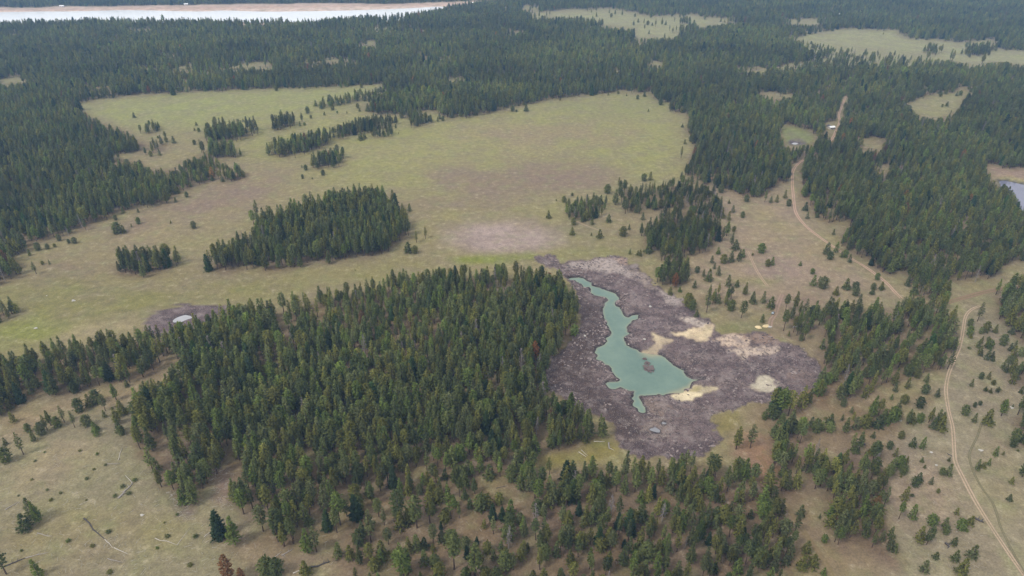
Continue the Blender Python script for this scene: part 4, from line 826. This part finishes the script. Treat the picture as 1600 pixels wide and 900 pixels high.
def rank(c):
    same = sorted([o for o in allp if o['desc'] == c['desc'] and o['place'] == c['place'] and o['kind'] == c['kind']], key=lambda o: o['px'][0]); i = same.index(c); n = len(same)
    w = ('leftmost' if i == 0 else 'rightmost' if i == n - 1 else 'second from left' if i == 1 else 'second from right' if i == n - 2 else ('third', 'fourth', 'fifth', 'sixth', 'seventh', 'eighth', 'ninth', 'tenth')[min(i - 2, 7)] + ' from left')
    return f"{w} {c['desc']} {NOUN[c['kind']]} {c['place']}"
rest = uniq(rank, rest)
for c in allp:
    for cut in (sizeword(c) + ' ', 'the ', 'the ', 'open-grown '):
        if len(c['label'].split()) > 16: c['label'] = c['label'].replace(cut, '', 1)
print('labels still shared:', len(rest), 'long:', sum(len(c['label'].split()) > 16 for c in allp))
GROUPS = {'pine_tree': 'grown pines of the woods and stands', 'young_pine': 'young pines scattered over the open ground', 'meadow_pine': 'open-grown pines of the far meadows and slopes', 'fir_tree': 'dark firs among the pines',
 'dead_tree': 'grey dead trees', 'rusty_pine': 'rust-coloured dead pines'}
CATS = {'pine_tree': 'pine tree', 'young_pine': 'young pine', 'meadow_pine': 'pine tree', 'fir_tree': 'fir tree', 'dead_tree': 'dead tree', 'rusty_pine': 'dead tree'}
SRC = {}
def plant(c):
    cm, tm = KINDS[c['form']]; s = c['H'] / HN.get(c['form'], 20.); f = s * random.uniform(1.0, 1.3)
    if c['kind'] == 'meadow_pine': f *= 1.12
    o = empty(c['kind'], (c['x'], c['y'], c['z'] - .05), random.uniform(0, 6.28), (f, f, s), (random.gauss(0, .02), random.gauss(0, .02)))
    tag(o, c['label'], CATS[c['kind']], GROUPS[c['kind']])
    t = obj('trunk', tm, o); k = obj('crown', cm, o); k.color = (*TINTS[c['tint']], 1)
    SRC.setdefault(c['form'], (k, t))
for c in CAND + SPECIAL: plant(c)

# ---- the rest of the woods: one object
keep = ~ind; n = int(keep.sum()); Xk, Yk, Zk, Hk, Lk = X[keep], Y[keep], Z[keep], HT[keep], LB[keep]
FORMS = PINES + YOUNG + ['fir', 'dead', 'rusty']; FORMS = [f for f in FORMS if f in SRC]
var = rng.choice(6, n, p=[.24, .17, .28, .12, .12, .07]); yg = Hk < 10.5; var = np.where(yg, 6 + rng.integers(0, 3, n), var)
sp = rng.random(n); var = np.where((sp < .03) & ~yg, FORMS.index('fir'), var); var = np.where((sp > .986) & ~yg, FORMS.index('dead'), var); var = np.where((sp > .9815) & (sp <= .9835) & ~yg, FORMS.index('rusty'), var)
nom = np.array([HN.get(f, 20.) for f in FORMS])[var]; s = Hk / nom; f = s * rng.uniform(.88, 1.15, n) * np.where(Yk > 1050, 1.35, 1.2)
tt = np.array([TINTS[t] for t in TN])[rng.choice(6, n, p=[.15, .28, .14, .2, .13, .10])] * (rng.uniform(.68, 1.32, n) * np.where(Yk > 1050, 1.15, 1) * (.45 + 1.1 * fbm(Xk, Yk, 110, 4, 171)))[:, None]  # far trees are tinted lighter, the brightening of haze put into their colour
me = bpy.data.meshes.new('pine_forest'); me.vertices.add(n); me.vertices.foreach_set('co', np.stack([Xk, Yk, Zk - .05], 1).ravel())
def attr(nm, ty, data, key):
    a = me.attributes.new(nm, ty, 'POINT'); a.data.foreach_set(key, np.ascontiguousarray(data).ravel())
attr('form', 'INT', var.astype(np.int32), 'value'); attr('size', 'FLOAT_VECTOR', np.stack([f, f, s], 1), 'vector')
attr('turn', 'FLOAT_VECTOR', np.stack([rng.normal(0, .025, n), rng.normal(0, .025, n), rng.uniform(0, 6.28, n)], 1), 'vector'); attr('tint', 'FLOAT_VECTOR', tt, 'vector')
me.update()
forest = obj('pine_forest', me); tag(forest, 'the mass of pines that fills the woods and far forest', 'forest', kind='stuff'); forest.color = (0, 0, 0, 1)
ng = bpy.data.node_groups.new('forest', 'GeometryNodeTree'); ng.interface.new_socket('Geometry', in_out='INPUT', socket_type='NodeSocketGeometry'); ng.interface.new_socket('Geometry', in_out='OUTPUT', socket_type='NodeSocketGeometry')
gi = ng.nodes.new('NodeGroupInput'); go = ng.nodes.new('NodeGroupOutput'); jn = ng.nodes.new('GeometryNodeJoinGeometry')
def named(nm, ty):
    x = ng.nodes.new('GeometryNodeInputNamedAttribute'); x.data_type = ty; x.inputs['Name'].default_value = nm; return [o for o in x.outputs if o.enabled and o.name == 'Attribute'][0]
m2p = ng.nodes.new('GeometryNodeMeshToPoints'); ng.links.new(gi.outputs[0], m2p.inputs['Mesh'])
aform, asize, aturn = named('form', 'INT'), named('size', 'FLOAT_VECTOR'), named('turn', 'FLOAT_VECTOR')
for i, fm in enumerate(FORMS):
    jj_ = ng.nodes.new('GeometryNodeJoinGeometry')
    for o in SRC[fm]:
        oi = ng.nodes.new('GeometryNodeObjectInfo'); oi.transform_space = 'ORIGINAL'; oi.inputs['Object'].default_value = o; oi.inputs['As Instance'].default_value = False
        ng.links.new(oi.outputs['Geometry'], jj_.inputs[0])
    cmpn = ng.nodes.new('FunctionNodeCompare'); cmpn.data_type = 'INT'; cmpn.operation = 'EQUAL'
    ia = [x for x in cmpn.inputs if x.enabled and x.name == 'A'][0]; ib = [x for x in cmpn.inputs if x.enabled and x.name == 'B'][0]
    ng.links.new(aform, ia); ib.default_value = i
    ip = ng.nodes.new('GeometryNodeInstanceOnPoints')
    ng.links.new(m2p.outputs['Points'], ip.inputs['Points']); ng.links.new(cmpn.outputs[0], ip.inputs['Selection']); ng.links.new(jj_.outputs[0], ip.inputs['Instance'])
    ng.links.new(aturn, ip.inputs['Rotation']); ng.links.new(asize, ip.inputs['Scale']); ng.links.new(ip.outputs['Instances'], jn.inputs[0])
ng.links.new(jn.outputs[0], go.inputs[0])
md = forest.modifiers.new('forest', 'NODES'); md.node_group = ng

# ------------------------------------------------------------------ fallen timber, shrubs, rocks
def lay(px0, py0, px1, py1):
    return ground_at(px0, py0), ground_at(px1, py1)
LOGS = [((131,810),(163,842),.42,'char','charred log with a black root end on the left slope',6), ((164,843),(176,856),.25,'pale','short bleached log below the charred log',2), ((178,856),(200,866),.25,'pale','bleached log lying right below the short one on the left slope',2),
 ((5,886),(40,872),.45,'char','dark rotten log at the lower left corner',5), ((40,872),(76,863),.3,'snag','grey log with a pale end beside the dark rotten log',2), ((185,779),(207,756),.6,'snag','thick grey trunk with broken roots in the middle of the left slope',5),
 ((207,756),(196,743),.25,'pale','pale branch stump leaning on the thick grey trunk',1), ((242,841),(277,852),.22,'pale','pale pole, left arm of the V on the left slope',1), ((277,852),(297,826),.16,'pale','thin pale pole, right arm of the V on the left slope',0),
 ((319,839),(334,828),.22,'pale','pale log pointing at the dark fir on the left slope',0), ((168,873),(192,879),.22,'snag','small grey log near the bottom of the left slope',1), ((8,797),(29,784),.35,'snag','grey mossy log at the left edge of the slope',1),
 ((185,719),(191,701),.28,'pale','white upright-looking log on the upper left slope',1), ((168,725),(188,724),.25,'snag','grey log lying across the upper left slope',1), ((58,833),(84,838),.25,'snag','forked grey branch log below the two left slope pines',3),
 ((424,875),(440,862),.25,'pale','pale log at the bottom edge of the dense wood',0), ((440,868),(458,858),.35,'snag','grey brushy log beside the pale one below the dense wood',4), ((458,896),(474,890),.38,'pale','pale butt end of the big log at the bottom',0), ((476,890),(516,878),.6,'char','big dark grey fallen trunk at the bottom',5),
 ((928,690),(945,690),.3,'pale','white log lying level on the green grass by the mud',0), ((951,692),(952,702),.5,'snag','stubby grey-white log by the lower left mud corner',2), ((952,700),(960,704),.22,'pale','short white log touching the stubby one at the mud corner',0),
 ((904,706),(916,714),.28,'pale','pale log, upper one of the pair in the green grass',0), ((908,703),(918,712),.22,'pale','thinner pale log of the pair in the green grass',0), ((1028,744),(1056,745),.22,'char','long dark log on the open patch below the mud band',0), ((775,763),(792,759),.2,'char','thin black log at the edge of the dense wood',1),
 ((1523,810),(1537,817),.7,'char','black log heap beside the pale track on the right',4), ((1342,692),(1352,695),.8,'char','dark root wad by the strip of pines',4), ((1477,849),(1483,855),.7,'char','small dark stump log on the lower right slope',3), ((1480,709),(1488,713),.3,'char','dark branch beside the track bend',2),
 ((455,774),(470,770),.25,'char','black pole leaning inside the dense wood front',1), ((1495,522),(1489,512),.3,'char','dark log at the right edge of the open wood',1), ((430,774),(452,772),.22,'char','thin dark log under the trees of the dense wood front',1)]
WM = {'char': M_CHAR, 'pale': M_PALEWOOD, 'snag': M_SNAG}
for (a, b, rad, wm, lb, nbr) in LOGS:
    rad *= .8
    p, q = lay(*a, *b); p = Vector(p); q = Vector(q); d = q - p; L = d.length; o = empty('fallen_log', p)
    tag(o, lb, 'log', 'fallen logs')
    side_ = Vector((-d.y, d.x, 0)).normalized(); rr_ = random.Random(int(a[0] * 7 + a[1]))
    path = [d * t + side_ * math.sin(t * 3.1) * L * rr_.uniform(-.04, .04) + Vector((0, 0, rad * .7 + float(height(*(p + d * t).xy)[0]) - p.z)) for t in (0, .25, .5, .75, 1)]
    V, Fc = tube(path, [rad * 1.15, rad, rad * .9, rad * .75, rad * .5], 7); obj('trunk', mesh('log_trunk', V, Fc, WM[wm], True), o)
    for i in range(nbr):
        t = rr_.uniform(0.02, .95); c = d * t + Vector((0, 0, rad * .7)); a_ = rr_.uniform(-1, 1); l = rr_.uniform(1.2, 3.0)
        e = c + side_ * l * (1 if rr_.random() < .5 else -1) + d.normalized() * a_ * l * .6 + Vector((0, 0, rr_.uniform(.0, .9)))
        V, Fc = tube([c, (c + e) / 2 + Vector((0, 0, .15)), e], [rad * .4, rad * .28, .05], 4); obj('branch', mesh('log_branch', V, Fc, WM[wm]), o)
# dark timber pile by the access track
pg = ground_at(1248, 509); lp = empty('timber_pile', pg); tag(lp, 'dark pile of weathered timber beside the pine by the mudflat top', 'timber pile')
pr = random.Random(4)
for i in range(11):
    y_ = pr.uniform(-3, 3); x_ = pr.uniform(-4, 4); a_ = .5 + pr.uniform(-.35, .35); l = pr.uniform(4, 8); z_ = .25 + .3 * (i % 3)
    V, Fc = tube([(x_ - math.cos(a_) * l / 2, y_ - math.sin(a_) * l / 2, z_), (x_ + math.cos(a_) * l / 2, y_ + math.sin(a_) * l / 2, z_ + pr.uniform(-.1, .3))], [.3, .22], 6); obj('timber', mesh('timber', V, Fc, M_CHAR if i % 3 else M_SNAG), lp)
# loose sticks: a litter nobody could count
V, Fc = [], []
def stick(px, py, l, r_, up=.15):
    pass
ST = []
for poly, cnt, l0, l1 in (([(0,690),(60,700),(200,690),(240,760),(300,800),(420,860),(400,900),(0,900)], 380, 1.0, 4.0), ([(330,720),(366,740),(366,800),(330,790)], 90, 1.5, 4), ([(262,768),(284,766),(306,812),(280,812)], 90, 1.2, 3),
    ([(900,420),(1000,440),(1120,560),(1270,580),(1200,620),(1020,690),(960,660),(920,560)], 560, .8, 3.0), ([(480,840),(1230,760),(1240,900),(480,900)], 140, 1.0, 3.5), ([(1000,640),(1060,640),(1050,690),(1000,690)], 120, .8, 2.5), ([(1300,640),(1480,690),(1580,890),(1430,890)], 120, 1.0, 3.0)):
    P_ = np.array(poly, float); got = []
    while len(got) < cnt:
        c = rng.uniform(P_.min(0), P_.max(0))
        if inside(poly, np.array([c[0]]), np.array([c[1]]))[0] and not inside(POND, np.array([c[0]]), np.array([c[1]]))[0]: got.append(c)
    g = to_ground(np.array(got), height)
    for q in g: ST.append((q, rng.uniform(l0, l1)))
for q, l in ST:
    a_ = rng.uniform(0, 3.14); d = np.array([math.cos(a_), math.sin(a_), 0]) * l / 2; r_ = rng.uniform(.03, .085)
    e0 = q - d; e1 = q + d; e0[2] = float(height(e0[0], e0[1])[0]) + .08; e1[2] = float(height(e1[0], e1[1])[0]) + .12
    tube([e0, e1], [r_, r_ * .6], 3, V, Fc, False)
tag(obj('scattered_sticks', mesh('scattered_sticks', V, Fc, M_PALEWOOD)), 'pale broken sticks strewn over the slope and the mud', 'sticks', kind='stuff')
# clods and ridges of churned peat on the drained bed
t0 = (1 + 5 ** .5) / 2
ICO = np.array([(-1,t0,0),(1,t0,0),(-1,-t0,0),(1,-t0,0),(0,-1,t0),(0,1,t0),(0,-1,-t0),(0,1,-t0),(t0,0,-1),(t0,0,1),(-t0,0,-1),(-t0,0,1)], float) / 1.9
IF = np.array([(0,11,5),(0,5,1),(0,1,7),(0,7,10),(0,10,11),(1,5,9),(5,11,4),(11,10,2),(10,7,6),(7,1,8),(3,9,4),(3,4,2),(3,2,6),(3,6,8),(3,8,9),(4,9,5),(2,4,11),(6,2,10),(8,6,7),(9,8,1)])
q = rng.uniform(mud_w.min(0), mud_w.max(0), (26000, 2)); q = q[inside(mud_w, q[:, 0], q[:, 1])]; dq = sdist(pond_w, q[:, 0], q[:, 1])
uq, vq = proj(q[:, 0], q[:, 1], height(q[:, 0], q[:, 1])); prob = np.where(dq < 7, .75, .16) * (.15 + 2.2 * sst(.45, .62, fbm(q[:, 0], q[:, 1], 16, 3, 231))) * (1 + .9 * (uq < 965)) * (1 - np.clip(sample(SND, uq, vq), 0, 1))
q = q[(dq > .8) & (rng.random(len(q)) < prob * .62)]; m_ = len(q)
rs = rng.uniform(.25, .95, m_) ** 1.3; an = rng.uniform(0, 6.28, m_); el_ = rng.uniform(.8, 2.2, m_)
B = ICO[None] * (1 + rng.uniform(-.3, .3, (m_, 12, 1))); bx_ = B[..., 0] * rs[:, None] * el_[:, None]; by_ = B[..., 1] * rs[:, None]
PV = np.stack([q[:, 0, None] + bx_ * np.cos(an)[:, None] - by_ * np.sin(an)[:, None], q[:, 1, None] + bx_ * np.sin(an)[:, None] + by_ * np.cos(an)[:, None], height(q[:, 0], q[:, 1])[:, None] + B[..., 2] * rs[:, None] * .55], -1).reshape(-1, 3)
cm_ = mesh('peat_clods', PV, (IF[None] + (np.arange(m_) * 12)[:, None, None]).reshape(-1, 3).tolist(), simple('dark_peat', (.085, .066, .066), .95, .45, .6)); cm_.materials.append(simple('dry_peat_crust', (.25, .205, .195), .95, .35, .6))
cm_.polygons.foreach_set('material_index', np.repeat((rng.random(m_) < .42).astype(np.int32), 20)); tag(obj('peat_clods', cm_), 'dark and dry clods of peat strewn over the drained pond bed', 'peat clods', kind='stuff'); print('clods', m_)
# shrubs on the left slope
SHR = [crown_mesh('shrub_foliage_mesh', M_PINE, 40 + i, H=2.0, cb=.05, wid=1.5, prof=P_ROUND, step=.28, per=7, tuft=.6, k=5) for i in range(2)]
SH = [(147,734,7),(211,751,9),(192,761,8),(55,721,5),(70,707,5),(50,750,5),(80,782,6),(74,766,5),(29,775,5),(170,832,8),(107,846,7),(297,884,8),(257,817,5),(277,805,6),(262,839,7),(306,839,8),(246,857,9),(145,854,7),(172,895,8),(95,771,6),
 (165,727,6),(136,749,7),(152,710,5),(125,705,5),(135,782,5),(180,776,7),(202,772,7),(34,861,5),(1478,560,7),(1540,610,8),(1560,610,7),(1514,545,8),(1590,705,8),(1425,775,6),(1510,830,6),(1290,655,9),(1247,690,8)]
SHL = ['nearest the thick grey trunk', 'beside the charred log', 'beside the V of pale poles', 'near the two left slope pines', 'by the ragged wood edge', 'on open grass']
used_l = set()
for i, (a, b, h) in enumerate(SH):
    g, H = from_px(a, b, h); o = empty('shrub', g, random.uniform(0, 6.28)); s_ = min(H, 3.5) / 2
    o.scale = (s_ * random.uniform(.9, 1.3), s_ * random.uniform(.9, 1.3), s_)
    tn = TN[i % 6]; sz = 'large' if H > 2.9 else ('small' if H < 2.2 else 'middling')
    pl = 'on the upper left slope' if a < 320 and b < 760 else ('on the middle of the left slope' if a < 320 and b < 820 else ('low on the left slope' if a < 320 else ('by the curved track' if b < 640 else 'on the right slope near the pale track')))
    near_ = min(LOGS, key=lambda L_: (L_[0][0] - a) ** 2 + (L_[0][1] - b) ** 2)[4].split(' on the')[0].split(' in the')[0].split(' lying')[0].split(' with')[0]
    lb = f"{sz} {tn} shrub {pl}"
    if lb in used_l: lb = f"{sz} {tn} shrub {pl}, nearest the {near_}"
    if lb in used_l: lb += f", further {'left' if i % 2 else 'right'}"
    used_l.add(lb); tag(o, ' '.join(lb.split()[:16]), 'shrub', 'low shrubs on the slopes')
    o.scale = tuple(v_ * (.34, .42, .5, .4)[i % 4] for v_ in o.scale)
    k = obj('foliage', SHR[i % 2], o); k.color = (*(np.array(TINTS[tn]) * 1.05), 1)
    V, Fc = tube([(0, 0, -.2), (.05, 0, 1.0)], [.12, .05], 5); obj('stem', mesh('shrub_stem', V, Fc, M_BARK), o)
def lump(name, r, seed, material, flat=.6, n=2, rag=.7):
    import bmesh
    bm = bmesh.new(); bmesh.ops.create_icosphere(bm, subdivisions=n, radius=r); rr_ = random.Random(seed); sx, sy = rr_.uniform(.7, 1.3), rr_.uniform(.7, 1.2)
    for v in bm.verts:
        d = 1 + (vnoise(v.co.x * 3 + seed, v.co.y * 3 + v.co.z * 5, r) - .5) * rag; v.co = Vector((v.co.x * d * sx, v.co.y * d * sy, v.co.z * d * flat))
    me_ = bpy.data.meshes.new(name); bm.to_mesh(me_); bm.free(); me_.materials.append(material); return me_
for (a, b, h, lb) in [(222,805,4,'white rock alone in the middle of the left slope'),(115,470,5,'flat white rock on the green meadow left of the stock pond'),(56,513,4,'pale flat rock on the green grass at the left edge'),(73,462,2,'tiny white rock on the upper green meadow at left'),
    (1532,704,5,'pale flat rock right of the track rut'),(1455,707,4,'small pale rock left of the track'),(1463,727,3,'tiny pale rock above the bushy pine by the track'),(1581,637,4,'white rock at the right edge among bushes'),(1407,657,4,'white rock among the scattered bushes'),
    (148,573,4,'white stone in the trees of the left arm of the wood'),(1203,511,5,'whitish boulder right of the yellow earth heap'),(982,538,2,'small white stone on the mud bank by the pond'),(1016,479,4,'pale violet stone on the upper mudflat'),(1007,530,3,'pale stone on the mud spit beside the pond'),(914,525,4,'grey wet stone in the left mud bank')]:
    g = ground_at(a, b); sc = h / hpx(*g, 1.0) * .5
    o = obj('pale_rock', lump('pale_rock', max(.4, sc), int(a), M_ROCK, .5)); o.location = (g[0], g[1], g[2] + sc * .15); tag(o, lb, 'rock', 'pale rocks and stones')
for (a, b, h, lb) in [(1184.5,511.5,6.5,'low yellow heap of earth, left one of the pair on the mudflat top'),(1197,510,5.5,'tall yellow heap of earth beside the whitish boulder')]:
    g = ground_at(a, b); sc = h / hpx(*g, 1.0) * .5; o = obj('earth_heap', lump('earth_heap', sc * 1.3, int(a), M_HEAP, .55 if a > 1190 else .3, 3)); o.location = (g[0], g[1], g[2] + .1); tag(o, lb, 'earth heap', 'yellow earth heaps')
# mud islets in the pond
M_WETMUD = simple('wet_mud', (.13, .10, .095), .7, .4, 1.5)
for (a, b, h, lb) in [(1015,577,13,'largest mud islet in the green pond'),(1012,567.5,8,'small flat dark islet behind the largest one'),(1007.5,561,4,'tiny mud clod farthest out in the green pond'),(1027,616,0,'')][:3]:
    g = to_plane([(a, b)], WL)[0]; sc = h / 2 / ((b + 160) * .868 / 300) ; o = obj('mud_islet', lump('mud_islet', sc * 1.25, int(a) + 3, M_WETMUD, .28 if h > 5 else .6, 3, 1.9)); o.location = (g[0], g[1], WL + .02); tag(o, lb, 'mud islet', 'mud islets in the pond')

# ------------------------------------------------------------------ houses and the parked car
def box_mesh(name, x0, x1, y0, y1, z0, z1, material):
    V = [(x, y, z) for z in (z0, z1) for y in (y0, y1) for x in (x0, x1)]
    return mesh(name, V, [(0, 2, 3, 1), (4, 5, 7, 6), (0, 1, 5, 4), (1, 3, 7, 5), (3, 2, 6, 7), (2, 0, 4, 6)], material)
M_WALL = simple('house_wall', (.55, .5, .46), .8, .1, .5); M_ROOFW = simple('white_roof', (.8, .8, .8), .5, .05, .5); M_ROOFD = simple('dark_roof', (.1, .085, .085), .7, .2, .5)
M_GLASS = simple('dark_window_glass', (.03, .035, .04), .1, .1, .5, .5); M_DOOR = simple('door_paint', (.2, .12, .08), .6, .1, .5)
def house(px, py, rz, Lx, Ly, hh, lb, roofm):
    g = ground_at(px, py); o = empty('house', g, rz); tag(o, lb, 'house', 'distant houses'); a, b = Lx / 2, Ly / 2
    obj('wall', box_mesh('house_wall', -a, a, -b, b, -.5, hh, M_WALL), o)
    e = .5; rh = Ly * .28
    V = [(-a - e, -b - e, hh), (a + e, -b - e, hh), (a + e, b + e, hh), (-a - e, b + e, hh), (-a - e, 0, hh + rh), (a + e, 0, hh + rh)]
    V2 = [(x, y, z + .18) for x, y, z in V]
    obj('roof', mesh('house_roof', [(x, y, z + .01) for x, y, z in V] + V2, [(6, 7, 11, 10), (8, 9, 10, 11), (0, 4, 5, 1), (2, 5, 4, 3), (0, 1, 7, 6), (2, 3, 9, 8), (6, 10, 4, 0), (9, 3, 4, 10), (1, 5, 11, 7), (5, 2, 8, 11), (0, 3, 4), (1, 5, 2)], roofm), o)
    obj('door', box_mesh('house_door', -.5, .5, -b - .06, -b - .01, .0, 2.1, M_DOOR), o)
    for x_ in (-a * .6, a * .6): obj('window', box_mesh('house_window', x_ - .6, x_ + .6, -b - .05, -b - .01, 1.0, 2.1, M_GLASS), o)
house(1299,201.5, .25, 8, 5.5, 3.0, 'white-roofed house beside the dirt road in the far right wood', M_ROOFW)
house(1294.5,199.5, 1.2, 6, 5, 2.8, 'dark-roofed shed just left of the white-roofed house', M_ROOFD)
for (a, b, rz, lb, rf) in [(1176,61.5,.2,'left white house of the pair in the far right forest',M_ROOFW),(1188,60.5,.4,'longer right white house of the pair in the far forest',M_ROOFW),(97,11,.1,'pale house on the sandy far shore of the lake',M_ROOFW),(291,8,.3,'white house by the far lake shore',M_ROOFW),(339,5,.0,'white house right of the other one by the lake shore',M_ROOFW),
    (740,6,.3,'white house at the right end of the lake',M_ROOFW),(1563,41,.1,'white house alone high in the right forest',M_ROOFW),(1446,50.5,.1,'white house above the far right meadow',M_ROOFW),(1310,24,.2,'white house farthest away in the right forest',M_ROOFW)]:
    house(a, b, rz, 12, 8, 3.2, lb, rf)
def car(px, py, rz):
    g = ground_at(px, py); o = empty('parked_car', (g[0], g[1], g[2] + .02), rz); tag(o, 'dark blue-grey car parked at the end of the access track above the mudflat', 'car')
    M_P = simple('blue_grey_car_paint', (.06, .085, .11), .3, .05, 1, .5); M_T = simple('tyre_rubber', (.02, .02, .02), .8, .1, 5); M_R = simple('wheel_rim', (.4, .4, .42), .4, .1, 5, .5); M_W = simple('car_glass', (.35, .42, .47), .08, .05, 1, .6); M_L = simple('headlight_lens', (.7, .7, .68), .2, .05, 2, .5)
    pr_ = [(-2.1, .45), (-2.15, .85), (-1.95, 1.05), (-1.5, 1.1), (-1.05, 1.62), (.45, 1.66), (1.05, 1.12), (1.95, .98), (2.15, .75), (2.1, .4)]
    def ext(nm, P, w0, w1, m_):
        n_ = len(P); V = [(x, -w0 if z < 1.2 else -w1, z) for x, z in P] + [(x, w0 if z < 1.2 else w1, z) for x, z in P]
        return mesh(nm, V, [tuple(range(n_ - 1, -1, -1)), tuple(range(n_, 2 * n_))] + [(i, (i + 1) % n_, n_ + (i + 1) % n_, n_ + i) for i in range(n_)], m_)
    obj('body', ext('car_body', pr_, .9, .72, M_P), o)
    obj('windshield', mesh('car_windshield', [(.50, -.68, 1.64), (.50, .68, 1.64), (1.04, .82, 1.16), (1.04, -.82, 1.16)], [(0, 3, 2, 1)], M_W), o).location = (.03, 0, .03)
    obj('rear_window', mesh('car_rear_window', [(-1.08, -.66, 1.6), (-1.08, .66, 1.6), (-1.46, .8, 1.15), (-1.46, -.8, 1.15)], [(0, 1, 2, 3)], M_W), o).location = (-.03, 0, .03)
    for s_ in (-1, 1):
        obj('side_window', mesh('car_side_window', [(-1.2, s_ * .865, 1.16), (.85, s_ * .865, 1.16), (.4, s_ * .735, 1.6), (-1.0, s_ * .735, 1.6)], [(0, 1, 2, 3)], M_W), o)
        obj('headlight', box_mesh('car_headlight', 2.08, 2.17, s_ * .65 - .18, s_ * .65 + .18, .72, .88, M_L), o)
        for x_ in (-1.3, 1.35):
            V, Fc = tube([(x_, s_ * .72, .34), (x_, s_ * .94, .34)], [.34, .34], 14); wh = obj('wheel', mesh('car_wheel', V, Fc, M_T), o)
            V, Fc = tube([(x_, s_ * .9, .34), (x_, s_ * .955, .34)], [.2, .2], 10); obj('rim', mesh('car_rim', V, Fc, M_R), wh)
car(1207.5, 490, 1.0)

# ------------------------------------------------------------------ air
V = [(x, y, z) for z in (-60, CAM_H + 15) for y in (-1000, 7900) for x in (-5900, 5900)]
hm = bpy.data.materials.new('haze'); hm.use_nodes = True; hn = hm.node_tree; hn.nodes.clear(); ho = hn.nodes.new('ShaderNodeOutputMaterial'); hv = hn.nodes.new('ShaderNodeVolumePrincipled')
hv.inputs['Color'].default_value = (.33, .58, 1.0, 1); hv.inputs['Density'].default_value = .0001; hv.inputs['Anisotropy'].default_value = .0
hn.links.new(hv.outputs['Volume'], ho.inputs['Volume'])
tag(obj('haze', mesh('haze', V, [(0, 2, 3, 1), (4, 5, 7, 6), (0, 1, 5, 4), (1, 3, 7, 5), (3, 2, 6, 7), (2, 0, 4, 6)], hm)), kind='stuff')
